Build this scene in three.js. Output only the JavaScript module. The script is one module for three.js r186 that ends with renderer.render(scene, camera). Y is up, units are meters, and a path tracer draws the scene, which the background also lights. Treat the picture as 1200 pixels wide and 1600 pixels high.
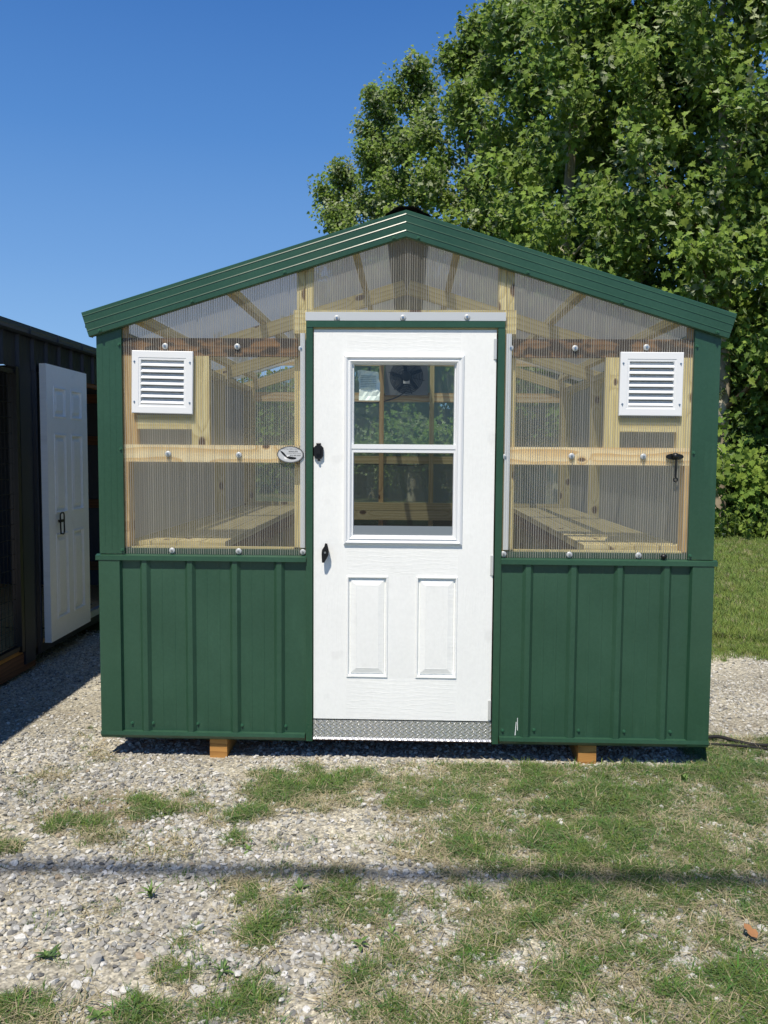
import * as THREE from 'three';
import { mergeGeometries } from 'three/addons/utils/BufferGeometryUtils.js';
import { ConvexGeometry } from 'three/addons/geometries/ConvexGeometry.js';

// ---------- camera, sky, sun, exposure ----------
const scene = new THREE.Scene();
const camera = new THREE.PerspectiveCamera(63.22, 0.75, 0.05, 900);
camera.rotation.order = 'YXZ';
camera.position.set(0.0233, 1.585, 4.1887);
camera.rotation.set(-0.0703, 0.0293, 0.007);

const SKY_H = 256, SKY_W = 64;
const skyData = new Float32Array(SKY_W * SKY_H * 4);
const SKY_STOPS = [[-90, .20, .19, .16], [-3, .24, .25, .24], [0, .36, .55, .78], [6, .235, .44, .74], [12, .155, .335, .66], [20, .085, .235, .56], [28, .05, .165, .46], [45, .035, .115, .36], [90, .025, .085, .29]];
for (let r = 0; r < SKY_H; r++) {
  const e = ((r + .5) / SKY_H - .5) * 180;
  let k = 0; while (k < SKY_STOPS.length - 2 && e > SKY_STOPS[k + 1][0]) k++;
  const a = SKY_STOPS[k], b = SKY_STOPS[k + 1], t = Math.min(1, Math.max(0, (e - a[0]) / (b[0] - a[0])));
  for (let c = 0; c < SKY_W; c++) { const i = (r * SKY_W + c) * 4; for (let j = 0; j < 3; j++) skyData[i + j] = a[j + 1] + (b[j + 1] - a[j + 1]) * t; skyData[i + 3] = 1; }
}
const skyTex = new THREE.DataTexture(skyData, SKY_W, SKY_H, THREE.RGBAFormat, THREE.FloatType);
skyTex.mapping = THREE.EquirectangularReflectionMapping; skyTex.magFilter = THREE.LinearFilter; skyTex.needsUpdate = true;
scene.background = skyTex; scene.environment = skyTex;

const SUN = new THREE.Vector3(-0.18, 1, 0.56).normalize();
const sun = new THREE.DirectionalLight(0xfff4e4, 4.7);
sun.position.copy(SUN).multiplyScalar(40); sun.castShadow = true; sun.shadow.radius = 1;
sun.shadow.mapSize.set(4096, 4096); Object.assign(sun.shadow.camera, { left: -20, right: 20, top: 30, bottom: -12, near: 1, far: 120 });
scene.add(sun); scene.add(sun.target);

const renderer = new THREE.WebGLRenderer({ antialias: true });
renderer.toneMapping = THREE.LinearToneMapping; renderer.toneMappingExposure = 1.12;
renderer.shadowMap.enabled = true; renderer.setSize(768, 1024);

// ---------- helpers ----------
function rng(seed) { let s = seed >>> 0; return () => { s = (s + 0x6D2B79F5) | 0; let t = Math.imul(s ^ (s >>> 15), 1 | s); t = (t + Math.imul(t ^ (t >>> 7), 61 | t)) ^ t; return ((t ^ (t >>> 14)) >>> 0) / 4294967296; }; }
const R0 = rng(7);
const gauss = (r) => Math.sqrt(-2 * Math.log(r() + 1e-9)) * Math.cos(6.2832 * r());
const lerp = (a, b, t) => a + (b - a) * t, clamp = (x, a = 0, b = 1) => Math.min(b, Math.max(a, x));
const sstep = (a, b, x) => { const t = clamp((x - a) / (b - a)); return t * t * (3 - 2 * t); };
function hash2(x, y, s) { let h = (Math.imul(x, 374761393) + Math.imul(y, 668265263) + Math.imul(s, 1442695041)) | 0; h = Math.imul(h ^ (h >>> 13), 1274126177); return ((h ^ (h >>> 16)) >>> 0) / 4294967296; }
function vnoise(x, y, s = 0, px = 0, py = 0) {           // value noise, tiles when periods are given
  const xi = Math.floor(x), yi = Math.floor(y), fx = x - xi, fy = y - yi, u = fx * fx * (3 - 2 * fx), v = fy * fy * (3 - 2 * fy);
  const w = (a, p) => (p ? ((a % p) + p) % p : a);
  const h = (i, j) => hash2(w(xi + i, px), w(yi + j, py), s);
  return lerp(lerp(h(0, 0), h(1, 0), u), lerp(h(0, 1), h(1, 1), u), v);
}
function fbm(x, y, s, oct = 4, px = 0, py = 0) { let a = .5, t = 0, n = 0; for (let o = 0; o < oct; o++) { t += a * vnoise(x, y, s + o, px, py); n += a; a *= .5; x *= 2; y *= 2; px *= 2; py *= 2; } return t / n; }
function tex(w, h, fn, srgb = true) {
  const d = new Uint8Array(w * h * 4);
  for (let j = 0; j < h; j++) for (let i = 0; i < w; i++) { const c = fn(i / w, j / h), k = (j * w + i) * 4; d[k] = clamp(c[0], 0, 255); d[k + 1] = clamp(c[1], 0, 255); d[k + 2] = clamp(c[2], 0, 255); d[k + 3] = 255; }
  const t = new THREE.DataTexture(d, w, h, THREE.RGBAFormat); t.wrapS = t.wrapT = THREE.RepeatWrapping; t.magFilter = THREE.LinearFilter; t.minFilter = THREE.LinearFilter;
  if (srgb) t.colorSpace = THREE.SRGBColorSpace; t.needsUpdate = true; return t;
}
const taken = {};
function numbered(n) { const k = taken[n] = (taken[n] ?? -1) + 1; return k ? `${n}_${String(k).padStart(3, '0')}` : n; }
function thing(name, label, category, pos = [0, 0, 0], turn = 0, group) {
  const o = new THREE.Group(); o.name = numbered(name); o.position.set(...pos); o.rotation.y = turn; o.userData = { label, category }; if (group) o.userData.group = group; scene.add(o); return o;
}
function tag(o, label, category, group) { Object.assign(o.userData, { label, category }); if (group) o.userData.group = group; return o; }
function mesh(name, geo, mat, parent = scene, pos) { const m = new THREE.Mesh(geo, mat); m.name = parent === scene ? numbered(name) : name; if (pos) m.position.set(...pos); parent.add(m); return m; }
// box with uv in metres, u along the longest side
function boxGeo(w, h, d, ou = 0, ov = 0) {
  const g = new THREE.BoxGeometry(w, h, d), p = g.attributes.position, n = g.attributes.normal, uv = g.attributes.uv, dims = [w, h, d], L = dims.indexOf(Math.max(...dims));
  for (let i = 0; i < p.count; i++) {
    const c = [p.getX(i), p.getY(i), p.getZ(i)], nn = [Math.abs(n.getX(i)), Math.abs(n.getY(i)), Math.abs(n.getZ(i))], N = nn.indexOf(Math.max(...nn));
    const ax = [0, 1, 2].filter((k) => k !== N), a = ax.includes(L) ? L : ax[0], b = ax.find((k) => k !== a);
    uv.setXY(i, c[a] + ou, c[b] + ov + N * .11);
  }
  return g;
}
function board(name, mat, parent, x0, x1, y0, y1, z0, z1) {
  const g = boxGeo(Math.abs(x1 - x0), Math.abs(y1 - y0), Math.abs(z1 - z0), R0() * 5, R0() * 3);
  return mesh(name, g, mat, parent, [(x0 + x1) / 2, (y0 + y1) / 2, (z0 + z1) / 2]);
}
// sheet through profile points [a, b]; map(a, b, t) gives the corner at t = 0 or 1; flat shaded, uv metres
function sheet(pts, map, len = 1, flip = false) {
  const P = [], U = []; let s = 0;
  for (let i = 0; i + 1 < pts.length; i++) {
    const [a, b] = [pts[i], pts[i + 1]], A0 = map(...a, 0), A1 = map(...a, 1), B0 = map(...b, 0), B1 = map(...b, 1), ds = Math.hypot(b[0] - a[0], b[1] - a[1]);
    const q = flip ? [A0, B1, B0, A0, A1, B1] : [A0, B0, B1, A0, B1, A1], uu = flip ? [[s, 0], [s + ds, len], [s + ds, 0], [s, 0], [s, len], [s + ds, len]] : [[s, 0], [s + ds, 0], [s + ds, len], [s, 0], [s + ds, len], [s, len]];
    q.forEach((v) => P.push(...v)); uu.forEach((v) => U.push(...v)); s += ds;
  }
  const g = new THREE.BufferGeometry(); g.setAttribute('position', new THREE.Float32BufferAttribute(P, 3)); g.setAttribute('uv', new THREE.Float32BufferAttribute(U, 2)); g.computeVertexNormals(); return g;
}
function quads(list) {   // list of [p0,p1,p2,p3,(uv x4)]
  const P = [], U = [];
  for (const q of list) for (const k of [0, 1, 2, 0, 2, 3]) { P.push(...q[k]); U.push(...(q[4] ? q[4][k] : [q[k][0], q[k][1]])); }
  const g = new THREE.BufferGeometry(); g.setAttribute('position', new THREE.Float32BufferAttribute(P, 3)); g.setAttribute('uv', new THREE.Float32BufferAttribute(U, 2)); g.computeVertexNormals(); return g;
}
function taperTube(pts, radii, seg = 7) {
  const curve = new THREE.CatmullRomCurve3(pts), n = radii.length - 1, fr = curve.computeFrenetFrames(n, false), P = [], U = [], I = [];
  for (let i = 0; i <= n; i++) { const c = curve.getPoint(i / n); for (let k = 0; k <= seg; k++) { const a = k / seg * 6.28318, v = new THREE.Vector3().addScaledVector(fr.normals[i], Math.cos(a) * radii[i]).addScaledVector(fr.binormals[i], Math.sin(a) * radii[i]).add(c); P.push(v.x, v.y, v.z); U.push(k / seg, i / n * 6); } }
  for (let i = 0; i < n; i++) for (let k = 0; k < seg; k++) { const a = i * (seg + 1) + k, b = a + seg + 1; I.push(a, a + 1, b, b, a + 1, b + 1); }
  const g = new THREE.BufferGeometry(); g.setAttribute('position', new THREE.Float32BufferAttribute(P, 3)); g.setAttribute('uv', new THREE.Float32BufferAttribute(U, 2)); g.setIndex(I); g.computeVertexNormals(); return g;
}
const tube = (pts, r, n = 24, seg = 6) => new THREE.TubeGeometry(new THREE.CatmullRomCurve3(pts.map((p) => new THREE.Vector3(...p))), n, r, seg);
const std = (o) => new THREE.MeshStandardMaterial({ side: THREE.DoubleSide, ...o });
const phys = (o) => new THREE.MeshPhysicalMaterial({ side: THREE.DoubleSide, ...o });
function instanced(name, geo, mat, mats, cols, parent, stuff = true) {
  const m = new THREE.InstancedMesh(geo, mat, mats.length); mats.forEach((x, i) => m.setMatrixAt(i, x)); if (cols) cols.forEach((c, i) => m.setColorAt(i, c));
  m.name = parent === scene ? numbered(name) : name; if (stuff) m.userData.kind = 'stuff'; parent.add(m); return m;
}

// ---------- materials ----------
function woodTex(light, dark, seed, { rings = 9, contrast = 1, knots = 3, blotch = 0, blotchCol = [42, 30, 19] } = {}) {
  const r = rng(seed), K = []; for (let i = 0; i < knots; i++) K.push([r(), r(), .012 + r() * .016]);
  return tex(1024, 256, (u, v) => {     // 2 m along, 0.3 m across
    let w = v * rings + 1.6 * fbm(u * 5, v * 3, seed, 3, 5, 3) + .5 * fbm(u * 2, v * 2, seed + 9, 2, 2, 2), kn = 0;
    for (const [kx, ky, kr] of K) { let dx = u - kx, dy = v - ky; dx -= Math.round(dx); dy -= Math.round(dy); const q = Math.hypot(dx * 2 * .55, dy * .3); w += 1.8 * Math.exp(-q * q / (kr * kr * 3)) * Math.sign(dy || 1); kn = Math.max(kn, sstep(kr, kr * .55, q)); }
    const f = w - Math.floor(w), ring = Math.pow(f, 2.2) * (1 - sstep(.9, 1, f)), fib = vnoise(u * 60, v * 190, seed + 3, 60, 190) - .5, big = fbm(u * 4, v * 4, seed + 5, 3, 4, 4) - .5;
    let t = clamp(ring * .75 * contrast + fib * .28 + big * .35 + .1), c = [0, 1, 2].map((k) => lerp(light[k], dark[k], t));
    if (blotch) { const b = sstep(.4, .6, fbm(u * 30, v * 9, seed + 21, 4, 34, 8)) * blotch; c = c.map((x, k) => lerp(x, blotchCol[k], b)); }
    c = c.map((x, k) => lerp(x, [72, 44, 28][k], kn * .85)); return c;
  });
}
const woodMat = (t, rough = .8) => { t.repeat.set(.5, 1 / .3); return std({ map: t, roughness: rough }); };
const M = {};
M.treated = [woodMat(woodTex([236, 224, 174], [190, 168, 110], 11)), woodMat(woodTex([232, 218, 164], [184, 164, 106], 12, { rings: 12 }))];
M.pine = [woodMat(woodTex([255, 240, 200], [222, 184, 122], 13, { rings: 7, knots: 4, contrast: 1.35 })), woodMat(woodTex([255, 238, 196], [220, 180, 118], 14, { rings: 8, knots: 5, contrast: 1.35 }))];
M.brownwood = [woodMat(woodTex([150, 112, 70], [78, 54, 32], 15, { blotch: .9, knots: 2, contrast: 1.1 })), woodMat(woodTex([148, 112, 72], [76, 54, 33], 16, { blotch: .92, knots: 3, contrast: 1.1 }))];
M.tan = woodMat(woodTex([222, 192, 138], [170, 132, 82], 17, { knots: 3 }));
M.skid = woodMat(woodTex([186, 138, 74], [134, 92, 42], 18, { rings: 6, knots: 1 }));
M.darkwood = woodMat(woodTex([120, 82, 54], [80, 52, 34], 19, { knots: 1 }));
const pick = (a) => a[Math.floor(R0() * a.length)];
// painted metal: a trace of dust and of rolling waviness
const paintRough = tex(256, 256, (u, v) => { const n = 95 + 60 * fbm(u * 6, v * 6, 31, 4, 6, 6); return [n, n, n]; }, false); paintRough.repeat.set(.8, .8);
const greenTex = tex(512, 512, (u, v) => { const n = fbm(u * 5, v * 5, 41, 5, 5, 5) - .5, f = vnoise(u * 170, v * 170, 44, 170, 170) - .5, s = sstep(.66, .8, fbm(u * 22, v * 3, 47, 3, 22, 3)); const k = n * 12 + f * 5 + s * 4; return [44 + k * .9, 79 + k, 60 + k * .95]; }); greenTex.repeat.set(.7, .7);
const paintBump = tex(256, 256, (u, v) => { const n = 255 * fbm(u * 3, v * 3, 43, 2, 3, 3); return [n, n, n]; }, false); paintBump.repeat.set(1.4, 1.4);
M.green = std({ map: greenTex, roughness: .95, roughnessMap: paintRough, metalness: 0, bumpMap: paintBump, bumpScale: .003 });
M.greenTrim = std({ map: greenTex, roughness: .66, roughnessMap: paintRough, metalness: 0 });
M.greenScrew = std({ color: 0x2c5a43, roughness: .45 });
M.navy = std({ color: 0x171f2c, roughness: .5 });
M.black = std({ color: 0x0b0b0c, roughness: .42 });
M.blackMatte = std({ color: 0x17171a, roughness: .8 });
M.whiteVinyl = std({ color: 0xe6eaec, roughness: .45 });
M.white = std({ color: 0xe9ecee, roughness: .5 });
M.chrome = std({ color: 0xb9bcc0, roughness: .28, metalness: 1 });
M.alu = std({ color: 0xc4c8cc, roughness: .34, metalness: 1 });
M.aluDull = std({ color: 0xb8bcc0, roughness: .5, metalness: .85 });
M.strip = std({ color: 0xd2d5d4, roughness: .42, metalness: .35 });
M.washer = std({ color: 0xb6bbbc, roughness: .45, metalness: .2 });
M.glass = phys({ color: 0xf2f8f5, transmission: 1, roughness: .0, thickness: 0, ior: 1.5 });
M.poly = phys({ color: 0xfbfcfb, transmission: .99, roughness: .46, thickness: 0, ior: 1.34 });
M.polyRoof = phys({ color: 0xa4a8ac, transmission: .95, roughness: .62, thickness: 0, ior: 1.45 });
M.polyBack = phys({ color: 0xdfe9e0, transmission: .97, roughness: .6, thickness: 0, ior: 1.45 });
M.flute = phys({ color: 0xc2c2ba, transmission: .62, roughness: .75, thickness: 0, ior: 1.3 });
M.screen = std({ color: 0x202326, roughness: .9, transparent: true, opacity: .42 });
// embossed wood grain on the white door, stile and rail grain come from the uv
const grainBump = tex(1024, 512, (u, v) => {   // 1 m along the grain, .35 m across
  const c = Math.abs(((v * 1.0) % 1) - .5), w = c * 15 + 2.4 * fbm(u * 3, v * 2, 51, 4, 3, 2) + 1.4 * fbm(u * 2, v, 52, 2, 2, 1) + .5 * (vnoise(u * 24, v * 40, 53, 24, 40) - .5), f = w - Math.floor(w);
  const n = 128 + 62 * (sstep(.5, .85, f) - sstep(.85, 1, f)) + 74 * (vnoise(u * 40, v * 160, 55, 40, 160) - .5); return [n, n, n];
}, false); grainBump.repeat.set(1, 1 / .35);
const doorCol = tex(512, 512, (u, v) => { const n = (fbm(u * 4, v * 4, 57, 4, 4, 4) - .5) * 9 + (vnoise(u * 90, v * 90, 58, 90, 90) - .5) * 4, sm = sstep(.7, .85, fbm(u * 9, v * 9, 59, 4, 9, 9)) * 7; return [240 + n - sm, 243 + n - sm, 241 + n - sm]; });
M.door = std({ map: doorCol, roughness: .48, bumpMap: grainBump, bumpScale: .0009 });
M.doorPlain = std({ map: doorCol, roughness: .45 });
const diamond = tex(512, 256, (u, v) => {   // tread plate, lozenges in alternating directions
  const X = u * 16, Y = v * 8; let h = 0;
  for (const [ox, oy, s] of [[0, 0, 1], [.5, .5, -1]]) { let x = X + ox, y = Y + oy; x -= Math.floor(x) + .5; y -= Math.floor(y) + .5; const a = (x + s * y) * .7071, b = (x - s * y) * .7071; h = Math.max(h, 1 - sstep(.5, 1, (a / .46) ** 2 + (b / .15) ** 2)); }
  const n = 255 * h; return [n, n, n];
}, false); diamond.repeat.set(1 / .5, 1 / .25);
M.tread = std({ color: 0xdfe1e2, metalness: .7, roughness: .28, bumpMap: diamond, bumpScale: .007 });

// ---------- ground ----------
const struct = (o) => { o.userData.kind = 'structure'; return o; };
{
  const t = tex(1024, 1024, (u, v) => { const n = fbm(u * 8, v * 8, 61, 5, 8, 8), f = vnoise(u * 220, v * 220, 62, 220, 220), b = sstep(.5, .7, fbm(u * 5, v * 5, 66, 4, 5, 5)); const k = .75 + n * .3 + f * .25; return [lerp(78, 104, b) * k, lerp(88, 98, b) * k, lerp(40, 58, b) * k]; }); t.repeat.set(1 / 5, 1 / 5);
  const g = new THREE.PlaneGeometry(600, 600, 1, 1); g.rotateX(-Math.PI / 2); const uv = g.attributes.uv; for (let i = 0; i < uv.count; i++) uv.setXY(i, uv.getX(i) * 600, uv.getY(i) * 600);
  const m = struct(mesh('ground', g, std({ map: t, roughness: 1 }), scene, [0, -.004, -100])); m.userData.label = 'flat grassy ground reaching the trees'; m.userData.category = 'ground';
}
// gravel yard with an uneven edge towards the lawn
const lawnEdge = (x) => -2.3 - .35 * Math.sin(x * .9 + .3) - .8 * (x < 2.3 ? sstep(2.6, 1.6, x) : 0) + .25 * (vnoise(x * 3, 4, 70) - .5);
let gravelYard;
{
  const dirt = tex(1024, 1024, (u, v) => {   // grit and dust between the stones, 2 m tile
    const big = fbm(u * 5, v * 5, 71, 4, 5, 5), f = vnoise(u * 330, v * 330, 72, 330, 330), f2 = vnoise(u * 160, v * 160, 73, 160, 160), k = .5 + f * .36 + f2 * .3;
    const soil = sstep(.5, .7, fbm(u * 3, v * 3, 79, 4, 3, 3)); const base = [lerp(196, 148, soil), lerp(191, 136, soil), lerp(172, 114, soil)]; return base.map((c) => c * k * (.8 + big * .42));
  }); dirt.repeat.set(.5, .5);
  const bump = tex(1024, 1024, (u, v) => { const n = 255 * (.6 * vnoise(u * 150, v * 150, 75, 150, 150) + .4 * vnoise(u * 70, v * 70, 76, 70, 70)); return [n, n, n]; }, false); bump.repeat.set(.5, .5);
  const s = new THREE.Shape(); s.moveTo(-14, -8); s.lineTo(14, -8);
  for (let x = 14; x >= -14; x -= .12) s.lineTo(x, -lawnEdge(x));
  s.closePath();
  const g = new THREE.ShapeGeometry(s); g.rotateX(-Math.PI / 2);
  gravelYard = struct(mesh('gravel_yard', g, std({ map: dirt, roughness: 1, bumpMap: bump, bumpScale: .008 }))); gravelYard.userData.label = 'pale crushed limestone yard around the greenhouse'; gravelYard.userData.category = 'gravel';
}
// grass patches on the yard: [x, z, half width, half depth, density]
const PATCHES = [[-1.07, .6, .18, .11, 1], [-.41, .35, .3, .2, 1], [-.67, .68, .09, .08, 1], [-1.36, .8, .12, .08, .8], [-.66, .9, .05, .07, .9], [-1.55, 1.01, .06, .05, .6], [-1.2, .94, .06, .05, .6], [-.43, 1.44, .11, .18, 1], [-.18, 1.28, .1, .15, .8], [-.07, 1.43, .09, .12, .6], [.04, .5, .12, .14, .7], [.16, .39, .18, .15, .5], [.28, .68, .17, .19, .6], [.52, .1, .13, .14, .8], [-.66, 1.62, .05, .1, .6], [-.66, 1.76, .07, .06, .9], [-.53, 1.77, .04, .04, .7], [-1.08, 1.72, .04, .04, .7], [-1.07, 1.99, .11, .07, 1], [-.63, 1.97, .25, .06, 1], [-.4, 1.84, .07, .1, .7], [-.11, 1.86, .11, .13, .9], [-.02, 1.71, .08, .11, .6], [-.32, 1.52, .11, .09, .4], [.62, .27, .25, .31, .9], [.85, .46, .35, .42, 1], [1.41, 0, .43, .3, 1], [1.55, .37, .21, .37, .7], [.53, .93, .31, .24, 1], [.91, .9, .28, .27, 1], [1.2, .89, .16, .28, .5], [.32, 1.28, .21, .17, .6], [.58, 1.35, .25, .19, .9], [.78, 1.42, .2, .2, 1], [1.04, 1.42, .15, .16, .6], [.16, 1.6, .14, .14, .5], [.4, 1.66, .22, .15, .6], [.6, 1.78, .23, .15, .7], [.83, 1.83, .23, .13, 1], [1.04, 1.75, .14, .18, 1], [.26, 1.88, .17, .1, .8], [.06, 1.92, .11, .08, .6], [1.48, .78, .11, .18, .5], [1.28, -.11, .13, .11, 1], [1.71, -.18, .31, .13, 1], [1.9, .3, .3, .4, .9], [1.8, 1, .4, .5, .8], [1.5, 1.9, .4, .4, .9], [.3, 2.4, .9, .35, .8], [-.9, 2.4, .8, .3, .8]];
function grassAt(x, z) {
  let d = 0; const wx = x + .09 * (fbm(x * 7, z * 7, 81, 3) - .5), wz = z + .09 * (fbm(x * 7, z * 7, 82, 3) - .5);
  for (const [px, pz, rx, rz, k] of PATCHES) { const q = ((wx - px) / rx) ** 2 + ((wz - pz) / rz) ** 2; if (q < 2.3) d = Math.max(d, .95 * k * (1 - sstep(0, 2.25, q))); }
  const clump = .06 + .94 * sstep(.36, .66, fbm(x * 11, z * 11, 84, 4)), thin = .55 * sstep(-.3, .6, x) * sstep(.36, .58, fbm(x * 3.1 + 2, z * 3.1, 87, 4)) + .05 * sstep(.5, .65, fbm(x * 4, z * 4 + 9, 88, 3));
  return Math.max(d * clump, thin * (.3 + .7 * clump));
}
// stones
{
  const r = rng(101), hulls = [];
  for (let k = 0; k < 9; k++) { const p = []; for (let i = 0; i < 13; i++) { const a = r() * 6.283, u = r() * 2 - 1, q = Math.sqrt(1 - u * u), s = .8 + r() * .35; p.push(new THREE.Vector3(Math.cos(a) * q * s, u * s * (.42 + .25 * (k % 3) / 2), Math.sin(a) * q * s * (.62 + r() * .25))); } hulls.push(new ConvexGeometry(p)); }
  const stoneTex = tex(256, 256, (u, v) => { const n = 222 + 50 * (fbm(u * 8, v * 8, 91, 4, 8, 8) - .5) + 22 * (vnoise(u * 60, v * 60, 92, 60, 60) - .5); return [n, n, n]; });
  hulls.forEach((g) => { const p = g.attributes.position, uv = new Float32Array(p.count * 2); for (let i = 0; i < p.count; i++) { uv[i * 2] = p.getX(i) * .5 + .3 * p.getY(i); uv[i * 2 + 1] = p.getZ(i) * .5 + .4 * p.getY(i); } g.setAttribute('uv', new THREE.BufferAttribute(uv, 2)); });
  const mat = std({ map: stoneTex, roughness: .95 });
  const tones = [[.58, .565, .50], [.49, .48, .43], [.37, .375, .35], [.70, .70, .64], [.25, .25, .235], [.53, .51, .43], [.41, .40, .36], [.31, .31, .295], [.79, .79, .74], [.165, .165, .16], [.47, .39, .28]];
  const cum = [.20, .36, .50, .63, .70, .80, .87, .92, .955, .98, 1];
  const tone = (q, white) => { const t = r(); let i = cum.findIndex((c) => t <= c); let c = tones[i]; if (r() < white) c = tones[r() < .5 ? 3 : 8]; const k = .82 + r() * .34; return new THREE.Color().setRGB(Math.min(.8, c[0] * k), Math.min(.8, c[1] * k), Math.min(.78, c[2] * k)); };
  const sets = hulls.map(() => ({ m: [], c: [] })), q = new THREE.Quaternion(), e = new THREE.Euler(), q2 = new THREE.Quaternion(), Y = new THREE.Vector3(0, 1, 0);
  const put = (x, z, s, white = 0) => { const k = Math.floor(r() * hulls.length); e.set((r() - .5) * .7, 0, (r() - .5) * .7); q.setFromAxisAngle(Y, r() * 6.283); q2.setFromEuler(e); q.multiply(q2); const f = .75 + r() * .5; sets[k].m.push(new THREE.Matrix4().compose(new THREE.Vector3(x, s * .16, z), q, new THREE.Vector3(s, s * f, s))); sets[k].c.push(tone(0, white)); };
  const fill = (x0, x1, z0, z1, perM2, s0, s1) => {
    const n = Math.round((x1 - x0) * (z1 - z0) * perM2);
    for (let i = 0; i < n; i++) {
      const x = lerp(x0, x1, r()), z = lerp(z0, z1, r()); if (z < lawnEdge(x) - .25 * r()) continue;
      const soil = sstep(.45, .68, fbm(x * 2.1 + 4, z * 2.1, 95, 4)), ga = grassAt(x, z);
      if (r() < soil * .68 + ga * .35) continue;
      const big = sstep(.5, .75, fbm(x * 1.3, z * 1.3 + 7, 97, 3)); const t = Math.pow(r(), 3.8 - 1.8 * big); put(x, z, lerp(s0, s1, t) * (.85 + .3 * r()), .12 + .25 * sstep(.1, .9, x + .2 * z) * .8 + .1 * big);
    }
  };
  fill(-2.3, 2.3, .2, 2.5, 9000, .0028, .0185); fill(-2.7, 2.7, -.75, .2, 7200, .0036, .017);
  fill(-3.3, -1.4, -4.6, -.75, 3600, .006, .017); fill(1.45, 4.2, -3.6, -.75, 3600, .006, .017); fill(-1.4, 1.45, -1.6, -.75, 1500, .006, .016);
  const holder = new THREE.Group(); holder.name = 'loose_gravel'; holder.userData = { kind: 'stuff', label: 'loose crushed limestone chips covering the yard', category: 'gravel' }; scene.add(holder);
  sets.forEach((s, k) => instanced('gravel_chips', hulls[k], mat, s.m, s.c, holder));
  // the largest stones one by one
  const mats = tones.map((c) => std({ map: stoneTex, roughness: .95, color: new THREE.Color().setRGB(...c) }));
  const one = (x, z, d, ti) => { const m = mesh('stone', hulls[Math.floor(r() * 9)], mats[ti], gravelYard, [x, d * .11, z]); m.scale.set(d * .52, d * .45, d * .52); m.rotation.set((r() - .5) * .4, r() * 6.28, (r() - .5) * .4); };
  const BIG = [[-1.22, 1.63, .055, 8], [-1.24, 1.29, .049, 4], [-.58, 1.88, .071, 3], [-.52, 1.85, .062, 0], [-.74, 1.68, .052, 0], [-.66, 1.55, .058, 8], [-.93, 1.74, .07, 1], [-1.05, 1.66, .049, 0], [-.95, 1.85, .046, 8], [-1.02, 1.84, .036, 8], [-1.3, 1.54, .052, 6], [-.81, 1.7, .042, 10], [-.88, .47, .038, 8], [-.67, 1.29, .04, 8], [-.84, 1.54, .044, 6], [-1.64, .84, .05, 3], [-1.37, .97, .036, 3], [-1.07, .89, .035, 8], [-.66, 1.78, .036, 4], [-.52, 1.72, .041, 3], [1.14, 1.64, .044, 8], [.19, 1.68, .041, 8], [-.01, 1.92, .038, 8], [.08, 1.61, .033, 3], [.21, 1.79, .04, 0], [.82, 1.68, .043, 9], [0, 1.5, .038, 8], [-.57, .82, .035, 8]];
  BIG.forEach((b) => one(...b));
  for (let i = 0; i < 250; i++) { const z = 2.15 - 2 * Math.pow(r(), 1.2), w = 1.25 + (2.1 - z) * .42, x = (r() * 2 - 1) * w; if (r() < grassAt(x, z)) { i--; continue; } one(x, z, .026 + .024 * Math.pow(r(), 2), r() < .35 ? 8 : Math.floor(r() * 11)); }
}
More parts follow.
